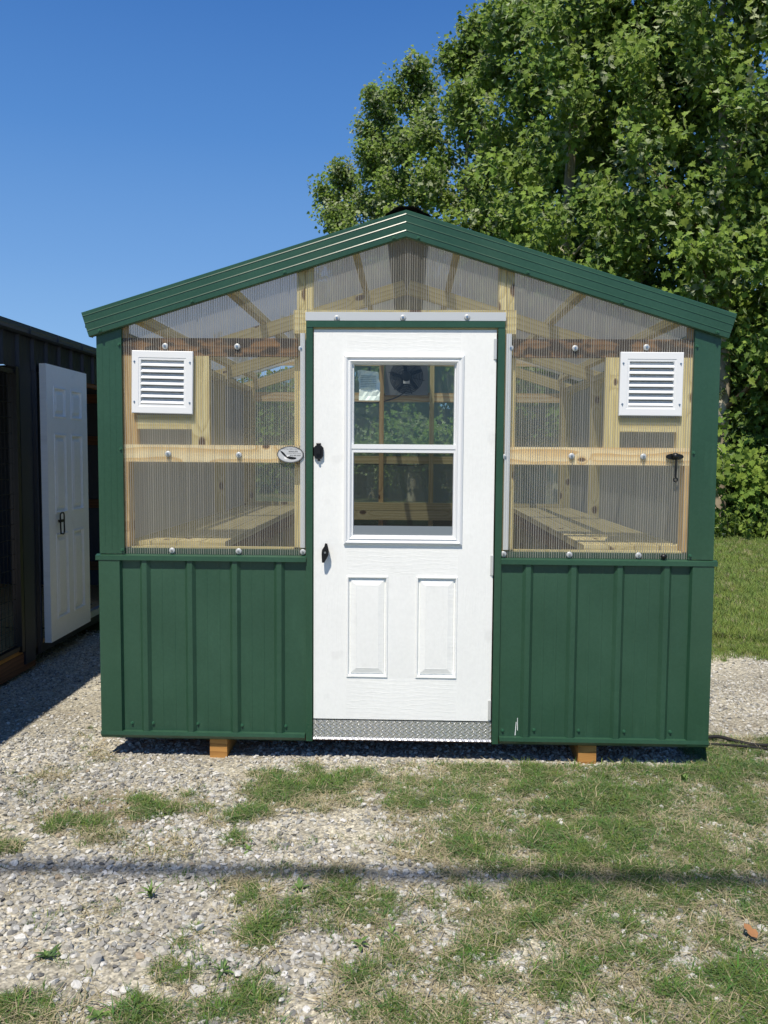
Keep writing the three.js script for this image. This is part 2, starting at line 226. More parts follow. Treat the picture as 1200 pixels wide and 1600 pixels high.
// grass
{
  const r = rng(202);
  function tuft(n, h, spread, lean) {
    const P = [], N = [];
    for (let i = 0; i < n; i++) {
      const a = r() * 6.283, d = spread * Math.sqrt(r()), bx = Math.cos(a) * d, bz = Math.sin(a) * d, L = h * (.55 + r() * .75), dir = r() * 6.283, le = lean * (.3 + r()), w = (.0014 + r() * .0013) * Math.max(.6, h / .055), cx = Math.cos(dir), cz = Math.sin(dir), sx = -cz * w, sz = cx * w;
      const p = [0, .5, 1].map((t) => [bx + cx * L * le * t * t, L * (t - .25 * le * t * t), bz + cz * L * le * t * t]);
      const q = (k, s, f) => [p[k][0] + sx * s * f, p[k][1], p[k][2] + sz * s * f];
      const A = q(0, -1, 1), B = q(0, 1, 1), C = q(1, -1, .85), D = q(1, 1, .85), E = p[2];
      P.push(...A, ...B, ...D, ...A, ...D, ...C, ...C, ...D, ...E);
    }
    const g = new THREE.BufferGeometry(); g.setAttribute('position', new THREE.Float32BufferAttribute(P, 3)); g.computeVertexNormals(); return g;
  }
  const mat = phys({ color: 0xffffff, roughness: .97, transmission: .25, thickness: 0, ior: 1.3 });
  const short = [0, 1, 2, 3, 4].map((k) => tuft(8, .025 + k * .0035, .022, 1.25)), lawn = [0, 1, 2].map(() => tuft(16, .075, .06, .8)), flat = [0, 1].map(() => tuft(7, .05, .03, 2.6));
  const sets = new Map(); const add = (g, m, c) => { if (!sets.has(g)) sets.set(g, { m: [], c: [] }); sets.get(g).m.push(m); sets.get(g).c.push(c); };
  const q = new THREE.Quaternion(), Y = new THREE.Vector3(0, 1, 0);
  const lawnCol = () => { const k = .75 + r() * .5; return new THREE.Color().setRGB((.16 + r() * .06) * k, (.245 + r() * .05) * k, (.05 + r() * .02) * k); };
  const col = (dry) => { const k = .75 + r() * .55; return dry ? new THREE.Color().setRGB(.42 * k, .37 * k, .23 * k) : new THREE.Color().setRGB((.075 + r() * .075) * k, (.17 + r() * .05) * k, (.03 + r() * .025) * k); };
  const put = (gs, x, z, s, dry) => { q.setFromAxisAngle(Y, r() * 6.283); add(gs[Math.floor(r() * gs.length)], new THREE.Matrix4().compose(new THREE.Vector3(x, 0, z), q, new THREE.Vector3(s, s * (.7 + r() * .5), s)), gs === lawn && !dry ? lawnCol() : col(dry)); };
  for (let i = 0; i < 175000; i++) {   // yard patches
    const x = lerp(-2, 2.3, r()), z = lerp(-.45, 2.5, r()); if (z < .03 && Math.abs(x) < 1.5) continue;
    const d = grassAt(x, z); if (r() < d) put(short, x, z, .62 + .6 * r() * (.5 + d), r() < .1 + .1 * (1 - d)); else if (d > .04 && r() < .06) put(flat, x, z, .6 + r() * .5, true);
  }
  for (let i = 0; i < 900; i++) { const x = lerp(-2, 2.2, r()), z = lerp(.1, 2.4, r()); if (r() < .25 + .6 * sstep(-.3, 1, x)) put(r() < .5 ? flat : short, x, z, .4 + r() * .4, r() < .6); }
  for (let i = 0; i < 30000; i++) {   // lawn beyond the yard
    const z = -2.1 - 12.5 * Math.pow(r(), 1.5), x = 1.5 + (-z) * .75 * r() + r() * 1.2, ed = lawnEdge(x); if (z > ed + .35 * r() * r()) continue;
    put(lawn, x, z, (.65 + .5 * r()) * (z > ed - .5 ? .6 : 1), r() < .06);
  }
  for (let i = 0; i < 9000; i++) { const z = -4.2 - 16 * Math.pow(r(), 1.3), x = lerp(-7, 3, r()); put(lawn, x, z, .9 + .5 * r(), r() < .1); }
  const holder = new THREE.Group(); holder.name = 'grass'; holder.userData = { kind: 'stuff', label: 'green and straw-coloured grass growing through gravel and on the lawn', category: 'grass' }; scene.add(holder);
  for (const [g, s] of sets) instanced('grass_tufts', g, mat, s.m, s.c, holder);
}
// single weeds with broader leaves
{
  const r = rng(303), mats = [std({ color: new THREE.Color().setRGB(.09, .17, .035), roughness: .7 }), std({ color: new THREE.Color().setRGB(.13, .22, .05), roughness: .7 }), std({ color: new THREE.Color().setRGB(.06, .12, .035), roughness: .7 })];
  const blade = (L, W, lift, droop) => { const n = 5, pts = []; for (let i = 0; i <= n; i++) { const t = i / n; pts.push([t, W * Math.sin(Math.PI * Math.pow(t, .75)) * (1 + .25 * ((i % 2) - .5)), lift * L * t - droop * L * t * t]); } const qd = []; for (let i = 0; i < n; i++) { const a = pts[i], b = pts[i + 1]; for (const s of [-1, 1]) qd.push([[a[0] * L, a[2], 0], [b[0] * L, b[2], 0], [b[0] * L, b[2] + .15 * b[1], s * b[1]], [a[0] * L, a[2] + .15 * a[1], s * a[1]]]); } return quads(qd); };
  const shapes = [0, 1, 2].map((k) => blade(.05 + k * .015, .006 + k * .002, .9 - k * .2, .45));
  const W = [[-.88, 1.36, 16, 1, 'bushy upright weed with pale green top on the bare gravel'], [-.83, 1.99, 12, 0, 'broad-leaved weed at the lower edge beside the grass strip'], [-.02, 1.55, 7, 1, 'long-leaved rosette weed standing in dirt near centre foreground'], [-.36, 1.28, 13, 0, 'star-shaped weed just below the cable shadow'], [-.61, .99, 8, 1, 'small bright weed just above the cable shadow'], [-1.09, 1.72, 14, 2, 'dark flat weed alone on the left gravel'], [-.53, 1.77, 12, 2, 'dark ragged weed beside the large pale stone'], [-.21, 1.38, 10, 2, 'dark spreading weed between two grass clumps'], [-.12, 1.62, 8, 0, 'low weed in the dirt left of the long-leaved rosette'], [1.37, .22, 9, 1, 'tall dock-like weed in grass near the right corner']];
  for (const [x, z, n, mi, label] of W) {
    const t = thing('weed_plant', label, 'weed', [x, 0, z], r() * 6, 'weeds in the gravel');
    const up = label.startsWith('bushy') || label.startsWith('tall');
    for (let i = 0; i < n; i++) { const l = mesh('leaf', shapes[Math.floor(r() * 3)], mats[r() < .75 ? mi : 1], t, [(r() - .5) * .012, up ? .02 * r() + .003 : .003, (r() - .5) * .012]); l.rotation.set(0, i * 2.4 + r() * .5, up ? .3 + r() * .7 : r() * .35, 'YXZ'); l.scale.set((.3 + r() * .65) * (up ? 1 : .9), .5 + r() * .3, .35 + r() * .5); }
  }
  const lg = new THREE.Shape(); lg.moveTo(0, 0); [[.025, .015], [.03, .035], [.018, .04], [.022, .06], [0, .075], [-.02, .058], [-.016, .04], [-.03, .03], [-.024, .012]].forEach((p) => lg.lineTo(...p)); lg.closePath();
  const g = new THREE.ExtrudeGeometry(lg, { depth: .0012, bevelEnabled: false }); const p = g.attributes.position; for (let i = 0; i < p.count; i++) p.setZ(i, p.getZ(i) + 4 * p.getX(i) ** 2 + .12 * p.getY(i)); g.computeVertexNormals();
  const dl = mesh('dead_leaf', g, std({ color: 0x9c7048, roughness: .8 }), scene, [1.17, .02, 1.55]); dl.scale.setScalar(.75); dl.rotation.set(-1.35, .2, .5); tag(dl, 'dry tan fallen leaf at the right edge of the grass', 'leaf');
}
// black hose by the right corner
{
  const t = thing('garden_hose', 'black flattened hose lying on gravel by the right corner', 'hose', [0, 0, 0]);
  const y = .022; mesh('hose_run', tube([[1.45, .02, -.42], [1.62, .025, -.36], [1.75, y + .012, -.37], [1.84, y, -.33], [1.92, y - .003, -.29], [2.05, y, -.28], [2.35, y, -.2], [2.8, y, -.3]], .010, 60), M.blackMatte, t);
  mesh('hose_run', tube([[1.4, .02, -.36], [1.6, .02, -.29], [1.72, y, -.28], [1.84, y + .006, -.24], [1.95, y, -.225], [2.2, y, -.14], [2.7, y, -.2]], .007, 60), M.blackMatte, t);
}

// ---------- greenhouse shed (origin at the bottom of its siding) ----------
const GH = thing('greenhouse_shed', 'green metal greenhouse shed with clear ribbed panels and white door', 'greenhouse', [0, .12, 0]);
const D = -3.66, SL = .309, TH = Math.atan(SL), PEAK = 2.652;
const roofY = (x) => PEAK - Math.abs(x) * SL;
const screwG = mergeGeometries([new THREE.CylinderGeometry(.0085, .0095, .002, 10).toNonIndexed().rotateX(Math.PI / 2), new THREE.CylinderGeometry(.0045, .005, .008, 6).toNonIndexed().rotateX(Math.PI / 2).translate(0, 0, .004)]);
const washG = new THREE.LatheGeometry([[0, .004], [.008, .004], [.013, .0025], [.0155, 0], [.0155, -.002]].map((p) => new THREE.Vector2(...p)), 14).rotateX(Math.PI / 2), headG = new THREE.CylinderGeometry(.0055, .0055, .008, 6).rotateX(Math.PI / 2);
const screw = (parent, x, y, z) => mesh('screw', screwG, M.greenScrew, parent, [x, y, z]);
// siding
const RIBS = [.63, .857, 1.087, 1.32];
function sidingProfile(x0, x1, ribs) {
  const out = [[x0, 0]], ev = [];
  for (const c of ribs) ev.push([c - .028, 0], [c - .012, .018], [c + .012, .018], [c + .028, 0]);
  const sorted = [...ribs].sort((a, b) => a - b);
  for (let i = 0; i + 1 < sorted.length; i++) for (const f of [.36, .64]) { const m = lerp(sorted[i], sorted[i + 1], f); ev.push([m - .005, 0], [m - .0025, .0011], [m + .0025, .0011], [m + .005, 0]); }
  ev.sort((a, b) => a[0] - b[0]); for (const e of ev) if (e[0] > x0 && e[0] < x1) out.push(e); out.push([x1, 0]); return out;
}
for (const s of [-1, 1]) {
  const x0 = s < 0 ? -1.53 : .47, x1 = s < 0 ? -.47 : 1.53;
  const p = mesh('siding_panel', sheet(sidingProfile(x0, x1, RIBS.map((v) => v * s)), (a, b, t) => [a, .008 + t * .905, b], .9), M.green, GH);
  for (const v of [...RIBS, 1.43]) screw(p, s * v + (s < 0 ? .032 : .045), .058 + .006 * R0(), .0025);
  if (s > 0) { screw(p, .515, .055, .0025); mesh('scuff_mark', quads([[[.578, .03, .0006], [.582, .03, .0006], [.586, .1, .0006], [.583, .1, .0006]], [[.59, .06, .0006], [.5935, .052, .0006], [.592, .122, .0006], [.5895, .12, .0006]]]), M.whiteVinyl, p); }
  // lower corner trim: wraps round the corner
  const c = mesh('corner_trim', quads([
    [[s * 1.552, -.004, .022], [s * 1.445, -.004, .022], [s * 1.445, .912, .022], [s * 1.552, .912, .022]], [[s * 1.445, -.004, .022], [s * 1.437, -.004, .001], [s * 1.437, .912, .001], [s * 1.445, .912, .022]],
    [[s * 1.552, -.004, .022], [s * 1.552, -.004, -.09], [s * 1.552, .912, -.09], [s * 1.552, .912, .022]]]), M.greenTrim, GH);
  void c;
  const b = mesh('bottom_trim', sheet([[-.03, 0], [-.02, .016], [-.006, .026], [.012, .024], [.014, .002]], (y, z, t) => [lerp(s < 0 ? -1.554 : .497, s < 0 ? -.497 : 1.554, t), y + .012, z], 1), M.greenTrim, GH); void b;
  // drip cap between siding and panels
  mesh('drip_cap', mergeGeometries([sheet([[.944, .003], [.937, .025], [.914, .026], [.912, .004]], (y, z, t) => [lerp(s < 0 ? -1.567 : .492, s < 0 ? -.492 : 1.567, t), y, z], 1), quads([[[s * 1.567, .944, .003], [s * 1.567, .937, .025], [s * 1.567, .914, .026], [s * 1.567, .912, .004]]])]), M.greenTrim, GH);
  // upper corner trim
  const pin = 1.422, pout = 1.548;
  const u = mesh('corner_post', quads([
    [[s * pout, .946, .014], [s * pin, .946, .014], [s * pin, roofY(pin) - .10, .014], [s * pout, roofY(pout) - .10, .014]], [[s * pin, .946, .014], [s * (pin - .002), .946, .002], [s * (pin - .002), roofY(pin) - .1, .002], [s * pin, roofY(pin) - .1, .014]],
    [[s * pout, .946, .014], [s * pout, .946, -.09], [s * pout, roofY(pout) - .1, -.09], [s * pout, roofY(pout) - .1, .014]],
    ...[1.455, 1.485, 1.52].map((x) => [[s * (x - .002), .95, .0148], [s * (x + .002), .95, .0148], [s * (x + .002), roofY(x) - .11, .0148], [s * (x - .002), roofY(x) - .11, .0148]])]), M.greenTrim, GH);
  for (const y of [2.0, 1.478, .965]) screw(u, s * 1.432, y, .0155);
}
// rake fascia with three pressed beads
{
  const prof = [[-.004, -.06], [0, .036], [.003, .040], [.017, .040], [.0215, .0422], [.0225, .040], [.053, .040], [.0575, .0422], [.0585, .040], [.092, .040], [.0965, .0422], [.0975, .040], [.122, .040], [.126, .036], [.124, .002]];
  for (const s of [-1, 1]) {
    const tip = [s * 1.612, PEAK - 1.612 * SL], pd = [-s * Math.sin(TH), -Math.cos(TH)];
    const f = mesh('rake_fascia', sheet(prof, (p, z, t) => (t < .5 ? [tip[0] + pd[0] * p, tip[1] + pd[1] * p, z] : [0, PEAK - p / Math.cos(TH), z]), 1.7, s > 0), M.greenTrim, GH);
    for (const x of [1.52, 1.055, .595, .06]) screw(f, s * x, roofY(x) - .118, .044);
    mesh('fascia_return', quads([[[tip[0], tip[1], .04], [tip[0] + pd[0] * .124, tip[1] + pd[1] * .124, .04], [tip[0] + pd[0] * .124, tip[1] + pd[1] * .124, -.02], [tip[0], tip[1], -.02]]]), M.greenTrim, f);
  }
}
// clear ribbed panels: a thin face with the flutes behind it
function ribbedPanel(parent, outline, topAt, z, mat = M.poly, hole = null) {
  const s = new THREE.Shape(outline.map((p) => new THREE.Vector2(...p)));
  if (hole) { const [a, b, c, d] = hole; s.holes.push(new THREE.Path([[a, c], [a, d], [b, d], [b, c]].map((p) => new THREE.Vector2(...p)))); }
  const g = new THREE.ShapeGeometry(s);
  const p = mesh('clear_panel', g, mat, parent, [0, 0, z]);
  const xs = outline.map((q) => q[0]), x0 = Math.min(...xs), x1 = Math.max(...xs), y0 = Math.min(...outline.map((q) => q[1])), list = [];
  for (let x = x0 + .006; x < x1; x += .0116) {
    const wv = .0002 + .0018 * Math.pow(fbm(x * 55 + 3, z * 7, 33, 3), 1.6) + .0006 * hash2(Math.round(x * 1000), 7, 5), top = topAt(x), spans = hole && x > hole[0] - .002 && x < hole[1] + .002 ? [[y0, hole[2]], [hole[3], top]] : [[y0, top]];
    for (const [yb, y1] of spans) if (y1 > yb) list.push([[x - .0006, yb, -.0012], [x - .0006, yb, -.0062], [x - .0006, y1, -.0062], [x - .0006, y1, -.0012]], [[x - wv, yb, .0010], [x + wv, yb, .0010], [x + wv, y1, .0010], [x - wv, y1, .0010]]);
  }
  const fl = mesh('flutes', quads(list), M.flute, p); fl.userData.kind = 'stuff';
  return p;
}
const under = (x) => roofY(x) - .05;
const panelL = ribbedPanel(GH, [[-1.43, .945], [-.497, .945], [-.497, under(-.497)], [-1.43, under(-1.43)]], under, 0, M.poly, [-1.33, -1.1, 1.7, 1.925]);
const panelR = ribbedPanel(GH, [[.497, .945], [1.43, .945], [1.43, under(1.43)], [.497, under(.497)]], under, 0, M.poly, [1.1, 1.33, 1.7, 1.925]);
const panelC = ribbedPanel(GH, [[-.4955, 2.118], [.4955, 2.118], [.4955, under(.4955)], [0, under(0)], [-.4955, under(-.4955)]], under, 0);
const washer = (parent, x, y, z = .003) => { const w = mesh('washer_screw', washG, M.washer, parent, [x, y, z]); mesh('screw_head', headG, M.chrome, w, [0, 0, .007]); };
for (const [x, y] of [[-1.204, 1.994], [-.84, 1.993], [-.518, 1.984], [-1.195, 1.455], [-.835, 1.452], [-1.18, .963], [-.838, .963], [-.51, .963]]) washer(panelL, x, y);
for (const [x, y] of [[.84, 1.99], [1.19, 1.996], [.522, 1.99], [.505, 1.452], [.835, 1.458], [1.19, 1.458], [.505, .963], [.835, .963], [1.18, .963]]) washer(panelR, x, y);
for (const [x, y] of [[-.34, 2.133], [-.012, 2.136], [.305, 2.139]]) washer(panelC, x, y, .0105);
// metal strips beside and above the door opening
{
  const prof = (w) => [[0, 0], [.002, .006], [w * .3, .0065], [w * .36, .0095], [w * .42, .0065], [w * .66, .0065], [w * .72, .0095], [w * .78, .0065], [w - .002, .006], [w, 0]];
  for (const [x0, w] of [[-.524, .027], [.5, .029]]) mesh('edge_strip', sheet(prof(w), (a, b, t) => [x0 + a, lerp(.985, 2.06, t), .002 + b], 1), M.strip, GH);
  mesh('edge_strip', sheet([[0, 0], [.002, .007], [.043, .007], [.045, 0]], (a, b, t) => [lerp(.497, -.497, t), 2.12 + a, .002 + b], 1), M.strip, GH);
}
// front framing behind the panels
const fz0 = -.008, fz1 = -.046;
for (const s of [-1, 1]) {
  board('top_rail', M.brownwood[s < 0 ? 0 : 1], GH, s * .538, s * 1.425, 1.947, 2.036, fz0, fz1);
  board('middle_rail', M.pine[s < 0 ? 0 : 1], GH, s * .525, s * 1.425, 1.415, 1.502, fz0, fz1);
  board('corner_stud', s < 0 ? M.tan : M.treated[0], GH, s * (s < 0 ? 1.352 : 1.355), s * 1.44, 1.502, 1.947, fz0, fz1);
  board('corner_stud', M.tan, GH, s * 1.40, s * 1.44, .98, 1.415, fz0, fz1 - .04);
  board('corner_stud', M.tan, GH, s * 1.40, s * 1.44, 2.036, 2.10, fz0, fz1);
  board('vent_stud', M.treated[s < 0 ? 0 : 1], GH, s * (s < 0 ? .985 : .997), s * 1.074, 1.502, 1.947, fz0, fz1);
  board('vent_block', pick(M.treated), GH, s * 1.074, s * (s < 0 ? 1.352 : 1.355), 1.581, 1.65, fz0, fz1);
  board('vent_block', pick(M.treated), GH, s * 1.074, s * (s < 0 ? 1.352 : 1.355), 1.93, 1.9465, fz0, fz1);
  board('jack_stud', pick(M.treated), GH, s * .495, s * .523, .02, 2.06, fz0, fz1 - .04);
  board('jack_stud', M.treated[s < 0 ? 0 : 1], GH, s * .523, s * .558, .98, 2.06, fz1 - .001, fz1 - .04);
  board('king_stud', M.treated[0], GH, s * .46, s * .498, 2.177, under(.5) - .05, fz0, fz1); board('king_stud', M.treated[1], GH, s * .501, s * .54, 2.177, under(.54) - .05, fz0, fz1);
  board('sill_plate', M.greenTrim, GH, s * .497, s * 1.43, .93, .974, fz0, -.02);
  board('sill_plate', M.treated[1], GH, s * .56, s * 1.40, .94, .982, -.021, -.06);
}
board('door_header', M.treated[0], GH, -.558, .55, 2.0602, 2.1766, fz0 - .001, fz1);
// rafters, plates, purlins
for (let k = 0; k < 4; k++) {
  const z = k === 3 ? D + .05 : -.048 - k * 1.2;
  for (const s of [-1, 1]) {
    const top = k ? .07 : .012, d = .089, L = 1.56; const c = Math.cos(TH), g = boxGeo(L / c - .01, d, .038, R0() * 4, R0() * 3), m = mesh('rafter', g, k === 0 ? M.tan : pick(M.treated), GH, [s * (L / 2 + .004), roofY(L / 2) - (top + d / 2) / c, z]); m.rotation.z = -s * TH;
  }
  if (k === 1 || k === 2) board('collar_tie', pick(M.treated), GH, -.62, .62, 2.30, 2.385, z - .02, z - .058);
}
for (const s of [-1, 1]) for (const x of [.27, .93, 1.42]) { const m = mesh('purlin', boxGeo(.038, .058, -D - .14, R0() * 4, R0() * 3), pick(M.treated), GH, [s * x, roofY(x) - .042, D / 2 - .02]); m.rotation.z = -s * TH; }
for (const s of [-1, 1]) {
  board('wall_plate', M.treated[0], GH, s * 1.44, s * 1.53, 2.03, 2.07, -.10, D + .06);
  const r = mesh('roof_panel', quads([[[0, PEAK - .004, .02], [0, PEAK - .004, D - .05], [s * 1.61, roofY(1.61) - .004, D - .05], [s * 1.61, roofY(1.61) - .004, .02], [[0, 0], [3.7, 0], [3.7, 1.7], [0, 1.7]]]]), M.polyRoof, GH); void r;
  for (let z = -2.42; z > D; z -= 1.2) board('wall_stud', pick(M.treated), GH, s * 1.445, s * 1.53, .1, 2.03, z, z - .038);
  board('wall_rail', pick(M.treated), GH, s * 1.49, s * 1.525, 1.42, 1.505, -.1, D + .06);
  // side walls
  const side = mesh('side_siding', sheet(sidingProfile(D, -.05, Array.from({ length: 15 }, (_, i) => -.2 - i * .229)).map(([a, b]) => [a, b]), (a, b, t) => [s * (1.532 + b), .008 + t * .905, a], .9, s > 0), M.green, GH); void side;
  const sp = mesh('side_panel', quads([[[s * 1.538, .92, -.02], [s * 1.538, .92, D], [s * 1.538, 2.09, D], [s * 1.538, 2.09, -.02]]]), M.poly, GH);
  const sf = []; for (let z = -.04; z > D; z -= .0116) sf.push([[s * 1.537, .92, z], [s * 1.531, .92, z], [s * 1.531, 2.05, z], [s * 1.537, 2.05, z]], [[s * 1.5365, .92, z - .0014], [s * 1.5365, .92, z + .0014], [s * 1.5365, 2.05, z + .0014], [s * 1.5365, 2.05, z - .0014]]);
  mesh('flutes', quads(sf), M.flute, sp).userData.kind = 'stuff';
  mesh('side_cap', quads([[[s * 1.54, .945, -.09], [s * 1.54, .945, D], [s * 1.567, .934, D], [s * 1.567, .934, -.09]], [[s * 1.567, .934, -.09], [s * 1.567, .934, D], [s * 1.567, .91, D], [s * 1.567, .91, -.09]]]), M.greenTrim, GH);
  mesh('eave_trim', quads([[[s * 1.612, roofY(1.612), .0], [s * 1.612, roofY(1.612), D - .05], [s * 1.608, roofY(1.612) - .07, D - .05], [s * 1.608, roofY(1.612) - .07, 0]]]), M.greenTrim, GH);
}
// ridge cap
mesh('ridge_cap', sheet([[-.105, -.036], [-.1, -.022], [-.085, -.016], [-.056, .006], [-.036, .013], [.036, .013], [.056, .006], [.085, -.016], [.115, -.026], [.12, -.04]], (x, y, t) => [x, PEAK + .006 + y, lerp(.028, D - .06, t)], 3.6), M.blackMatte, GH);
// floor and benches
mesh('floor', boxGeo(3.02, .02, 3.58), M.darkwood, GH, [0, .055, D / 2]);
for (const s of [-1, 1]) {
  const xs = [.925, 1.055, 1.185, 1.315];
  xs.forEach((x, i) => { const b = board('bench_board', pick(M.treated), GH, s * x, s * (x + (i === 3 ? .115 : .124)), .965, 1.003, -.075 - .012 * R0(), D + .62); void b; });
  board('bench_apron', M.darkwood, GH, s * .93, s * .965, .87, .963, -.09, D + .62);
  for (const z of [-.12, -1.1, -2.1, -2.95]) { board('bench_leg', pick(M.treated), GH, s * .97, s * 1.058, .066, .963, z, z - .04); board('bench_bearer', pick(M.treated), GH, s * 1.06, s * 1.44, .875, .963, z, z - .038); }
}
// back wall
{
  const bz = D + .03;
  ribbedPanel(GH, [[-1.53, .94], [1.53, .94], [1.53, roofY(1.53) - .05], [0, roofY(0) - .05], [-1.53, roofY(-1.53) - .05]], under, D, M.polyBack);
  mesh('back_siding', quads([[[-1.53, .01, D - .002], [1.53, .01, D - .002], [1.53, .94, D - .002], [-1.53, .94, D - .002]]]), M.green, GH);
  for (const x of [-.255, .21, -.8, .8, -1.46, 1.42]) board('back_stud', x === -.255 ? M.tan : pick(M.treated), GH, x, x + .042, .06, roofY(x) - .13, bz, bz + .085);
  board('back_rail', M.pine[1], GH, -1.45, 1.45, 1.945, 2.03, bz - .022, bz - .001);
  board('back_rail', M.pine[0], GH, -1.45, 1.45, 2.278, 2.345, bz - .022, bz - .001);
  board('back_rail', pick(M.treated), GH, -1.45, 1.45, 1.37, 1.44, bz - .022, bz - .001);
  board('back_bench_board', M.treated[1], GH, -1.44, 1.44, .94, 1.01, bz + .09, bz + .128); board('back_bench_board', M.treated[0], GH, -1.44, 1.44, .85, .936, bz + .09, bz + .128);
  // exhaust fan
  const fan = new THREE.Group(); fan.name = 'exhaust_fan'; fan.position.set(-.005, 2.175, bz + .03); fan.userData.label = 'black caged exhaust fan on grey plate'; GH.add(fan);
  const pl = new THREE.Shape([[-.2, -.17], [.2, -.17], [.2, .2], [-.2, .2]].map((p) => new THREE.Vector2(...p))); const hole = new THREE.Path(); hole.absarc(0, 0, .15, 0, 6.2832); pl.holes.push(hole);
  mesh('housing', new THREE.ExtrudeGeometry(pl, { depth: .02, bevelEnabled: false, curveSegments: 28 }), std({ color: 0x94989c, roughness: .5, metalness: .5 }), fan);
  const rings = []; for (let k = 1; k <= 9; k++) rings.push(new THREE.TorusGeometry(.035 + k * .0145, k === 9 ? .008 : .0034, 5, 36).translate(0, 0, .06 - .0006 * k * k));
  for (let k = 0; k < 6; k++) rings.push(new THREE.CylinderGeometry(.003, .003, .14, 5).translate(0, .1, 0).rotateZ(k * 1.0472 + .3).translate(0, 0, .05));
  const guard = mesh('wire_guard', mergeGeometries(rings.map((g) => g.toNonIndexed())), M.black, fan); guard.userData.kind = 'stuff';
  mesh('motor', new THREE.LatheGeometry([[0, .1], [.04, .098], [.052, .085], [.052, .03], [0, .03]].map((p) => new THREE.Vector2(...p)), 20).rotateX(Math.PI / 2), M.black, fan);
  mesh('rating_label', boxGeo(.06, .035, .004), M.white, fan, [.0, -.052, .087]);
  for (let k = 0; k < 5; k++) { const b = mesh('fan_blade', new THREE.BoxGeometry(.06, .11, .003), M.blackMatte, fan, [Math.sin(k * 1.2566) * .09, Math.cos(k * 1.2566) * .09, .02]); b.rotation.set(0, .5, -k * 1.2566, 'ZYX'); }
  mesh('power_cord', tube([[.02, 2.1, bz + .12], [0, 2.05, bz + .13], [-.08, 1.99, bz + .09], [-.2, 1.95, bz + .05], [-.3, 1.935, bz + .05], [-.5, 1.94, bz + .03], [-.8, 1.93, bz + .03]], .006, 50), M.black, GH);
  mesh('power_cord', tube([[-.6, 1.36, bz + .005], [-.2, 1.362, bz + .005], [.1, 1.355, bz + .008], [.17, 1.37, bz + .02]], .004, 40), M.black, GH);
}
// door trim, threshold
for (const s of [-1, 1]) mesh('door_trim', quads([
  [[s * .46, -.014, .014], [s * .493, -.014, .014], [s * .493, 2.118, .014], [s * .46, 2.118, .014]], [[s * .46, -.014, .014], [s * .46, 2.118, .014], [s * .46, 2.118, -.03], [s * .46, -.014, -.03]], [[s * .493, -.014, .014], [s * .493, 2.118, .014], [s * .493, 2.118, 0], [s * .493, -.014, 0]], [[s * .46, -.014, .014], [s * .493, -.014, .014], [s * .493, -.014, -.02], [s * .46, -.014, -.02]],
  ...(s < 0 ? [] : [])]), M.greenTrim, GH);
mesh('door_head_trim', boxGeo(.984, .03, .018), M.greenTrim, GH, [0, 2.1034, .0075]);
board('door_jamb', M.darkwood, GH, -.495, -.458, .0, 2.088, -.03, -.10); board('door_jamb', M.darkwood, GH, .458, .495, .0, 2.088, -.03, -.10);
{
  const g = quads([[[-.457, .004, .0], [.457, .004, .0], [.457, .094, -.002], [-.457, .094, -.002]], [[-.457, -.006, .006], [.457, -.006, .006], [.457, .004, 0], [-.457, .004, 0]], [[-.457, .094, -.002], [.457, .094, -.002], [.457, .094, -.08], [-.457, .094, -.08]]]);
  mesh('threshold_plate', g, M.tread, GH);
}
// a flat face with openings, then pieces set into them
function panelFace(W, H, th, openings, vertical) {
  const xs = [...new Set([0, W, ...openings.flatMap((o) => [o[0], o[1]])])].sort((a, b) => a - b), ys = [...new Set([0, H, ...openings.flatMap((o) => [o[2], o[3]])])].sort((a, b) => a - b), q = [];
  const uvOf = (x, y, v) => (v ? [y, x] : [x + .37, y + .11]);
  for (let i = 0; i + 1 < xs.length; i++) for (let j = 0; j + 1 < ys.length; j++) {
    const [x0, x1, y0, y1] = [xs[i], xs[i + 1], ys[j], ys[j + 1]], cx = (x0 + x1) / 2, cy = (y0 + y1) / 2; if (openings.some((o) => cx > o[0] && cx < o[1] && cy > o[2] && cy < o[3])) continue;
    const v = vertical(cx, cy); q.push([[x0, y0, 0], [x1, y0, 0], [x1, y1, 0], [x0, y1, 0], [uvOf(x0, y0, v), uvOf(x1, y0, v), uvOf(x1, y1, v), uvOf(x0, y1, v)]]);
    q.push([[x1, y0, -th], [x0, y0, -th], [x0, y1, -th], [x1, y1, -th]]);
  }
  q.push([[0, 0, -th], [0, 0, 0], [0, H, 0], [0, H, -th]], [[W, 0, 0], [W, 0, -th], [W, H, -th], [W, H, 0]], [[0, H, 0], [W, H, 0], [W, H, -th], [0, H, -th]], [[0, 0, -th], [W, 0, -th], [W, 0, 0], [0, 0, 0]]);
  return quads(q);
}
function nested(x0, x1, y0, y1, steps, close = true) {   // rectangular mouldings: [inset, z] from outside in
  const q = [], rect = (d, z) => [[x0 + d, y0 + d, z], [x1 - d, y0 + d, z], [x1 - d, y1 - d, z], [x0 + d, y1 - d, z]];
  for (let i = 0; i + 1 < steps.length; i++) { const a = rect(...steps[i]), b = rect(...steps[i + 1]); for (let k = 0; k < 4; k++) { const n = (k + 1) % 4; q.push([a[k], a[n], b[n], b[k]]); } }
  if (close) { const c = rect(...steps[steps.length - 1]); q.push([c[0], c[1], c[2], c[3], c.map((p) => [p[1], p[0]])]); }
  return quads(q);
}
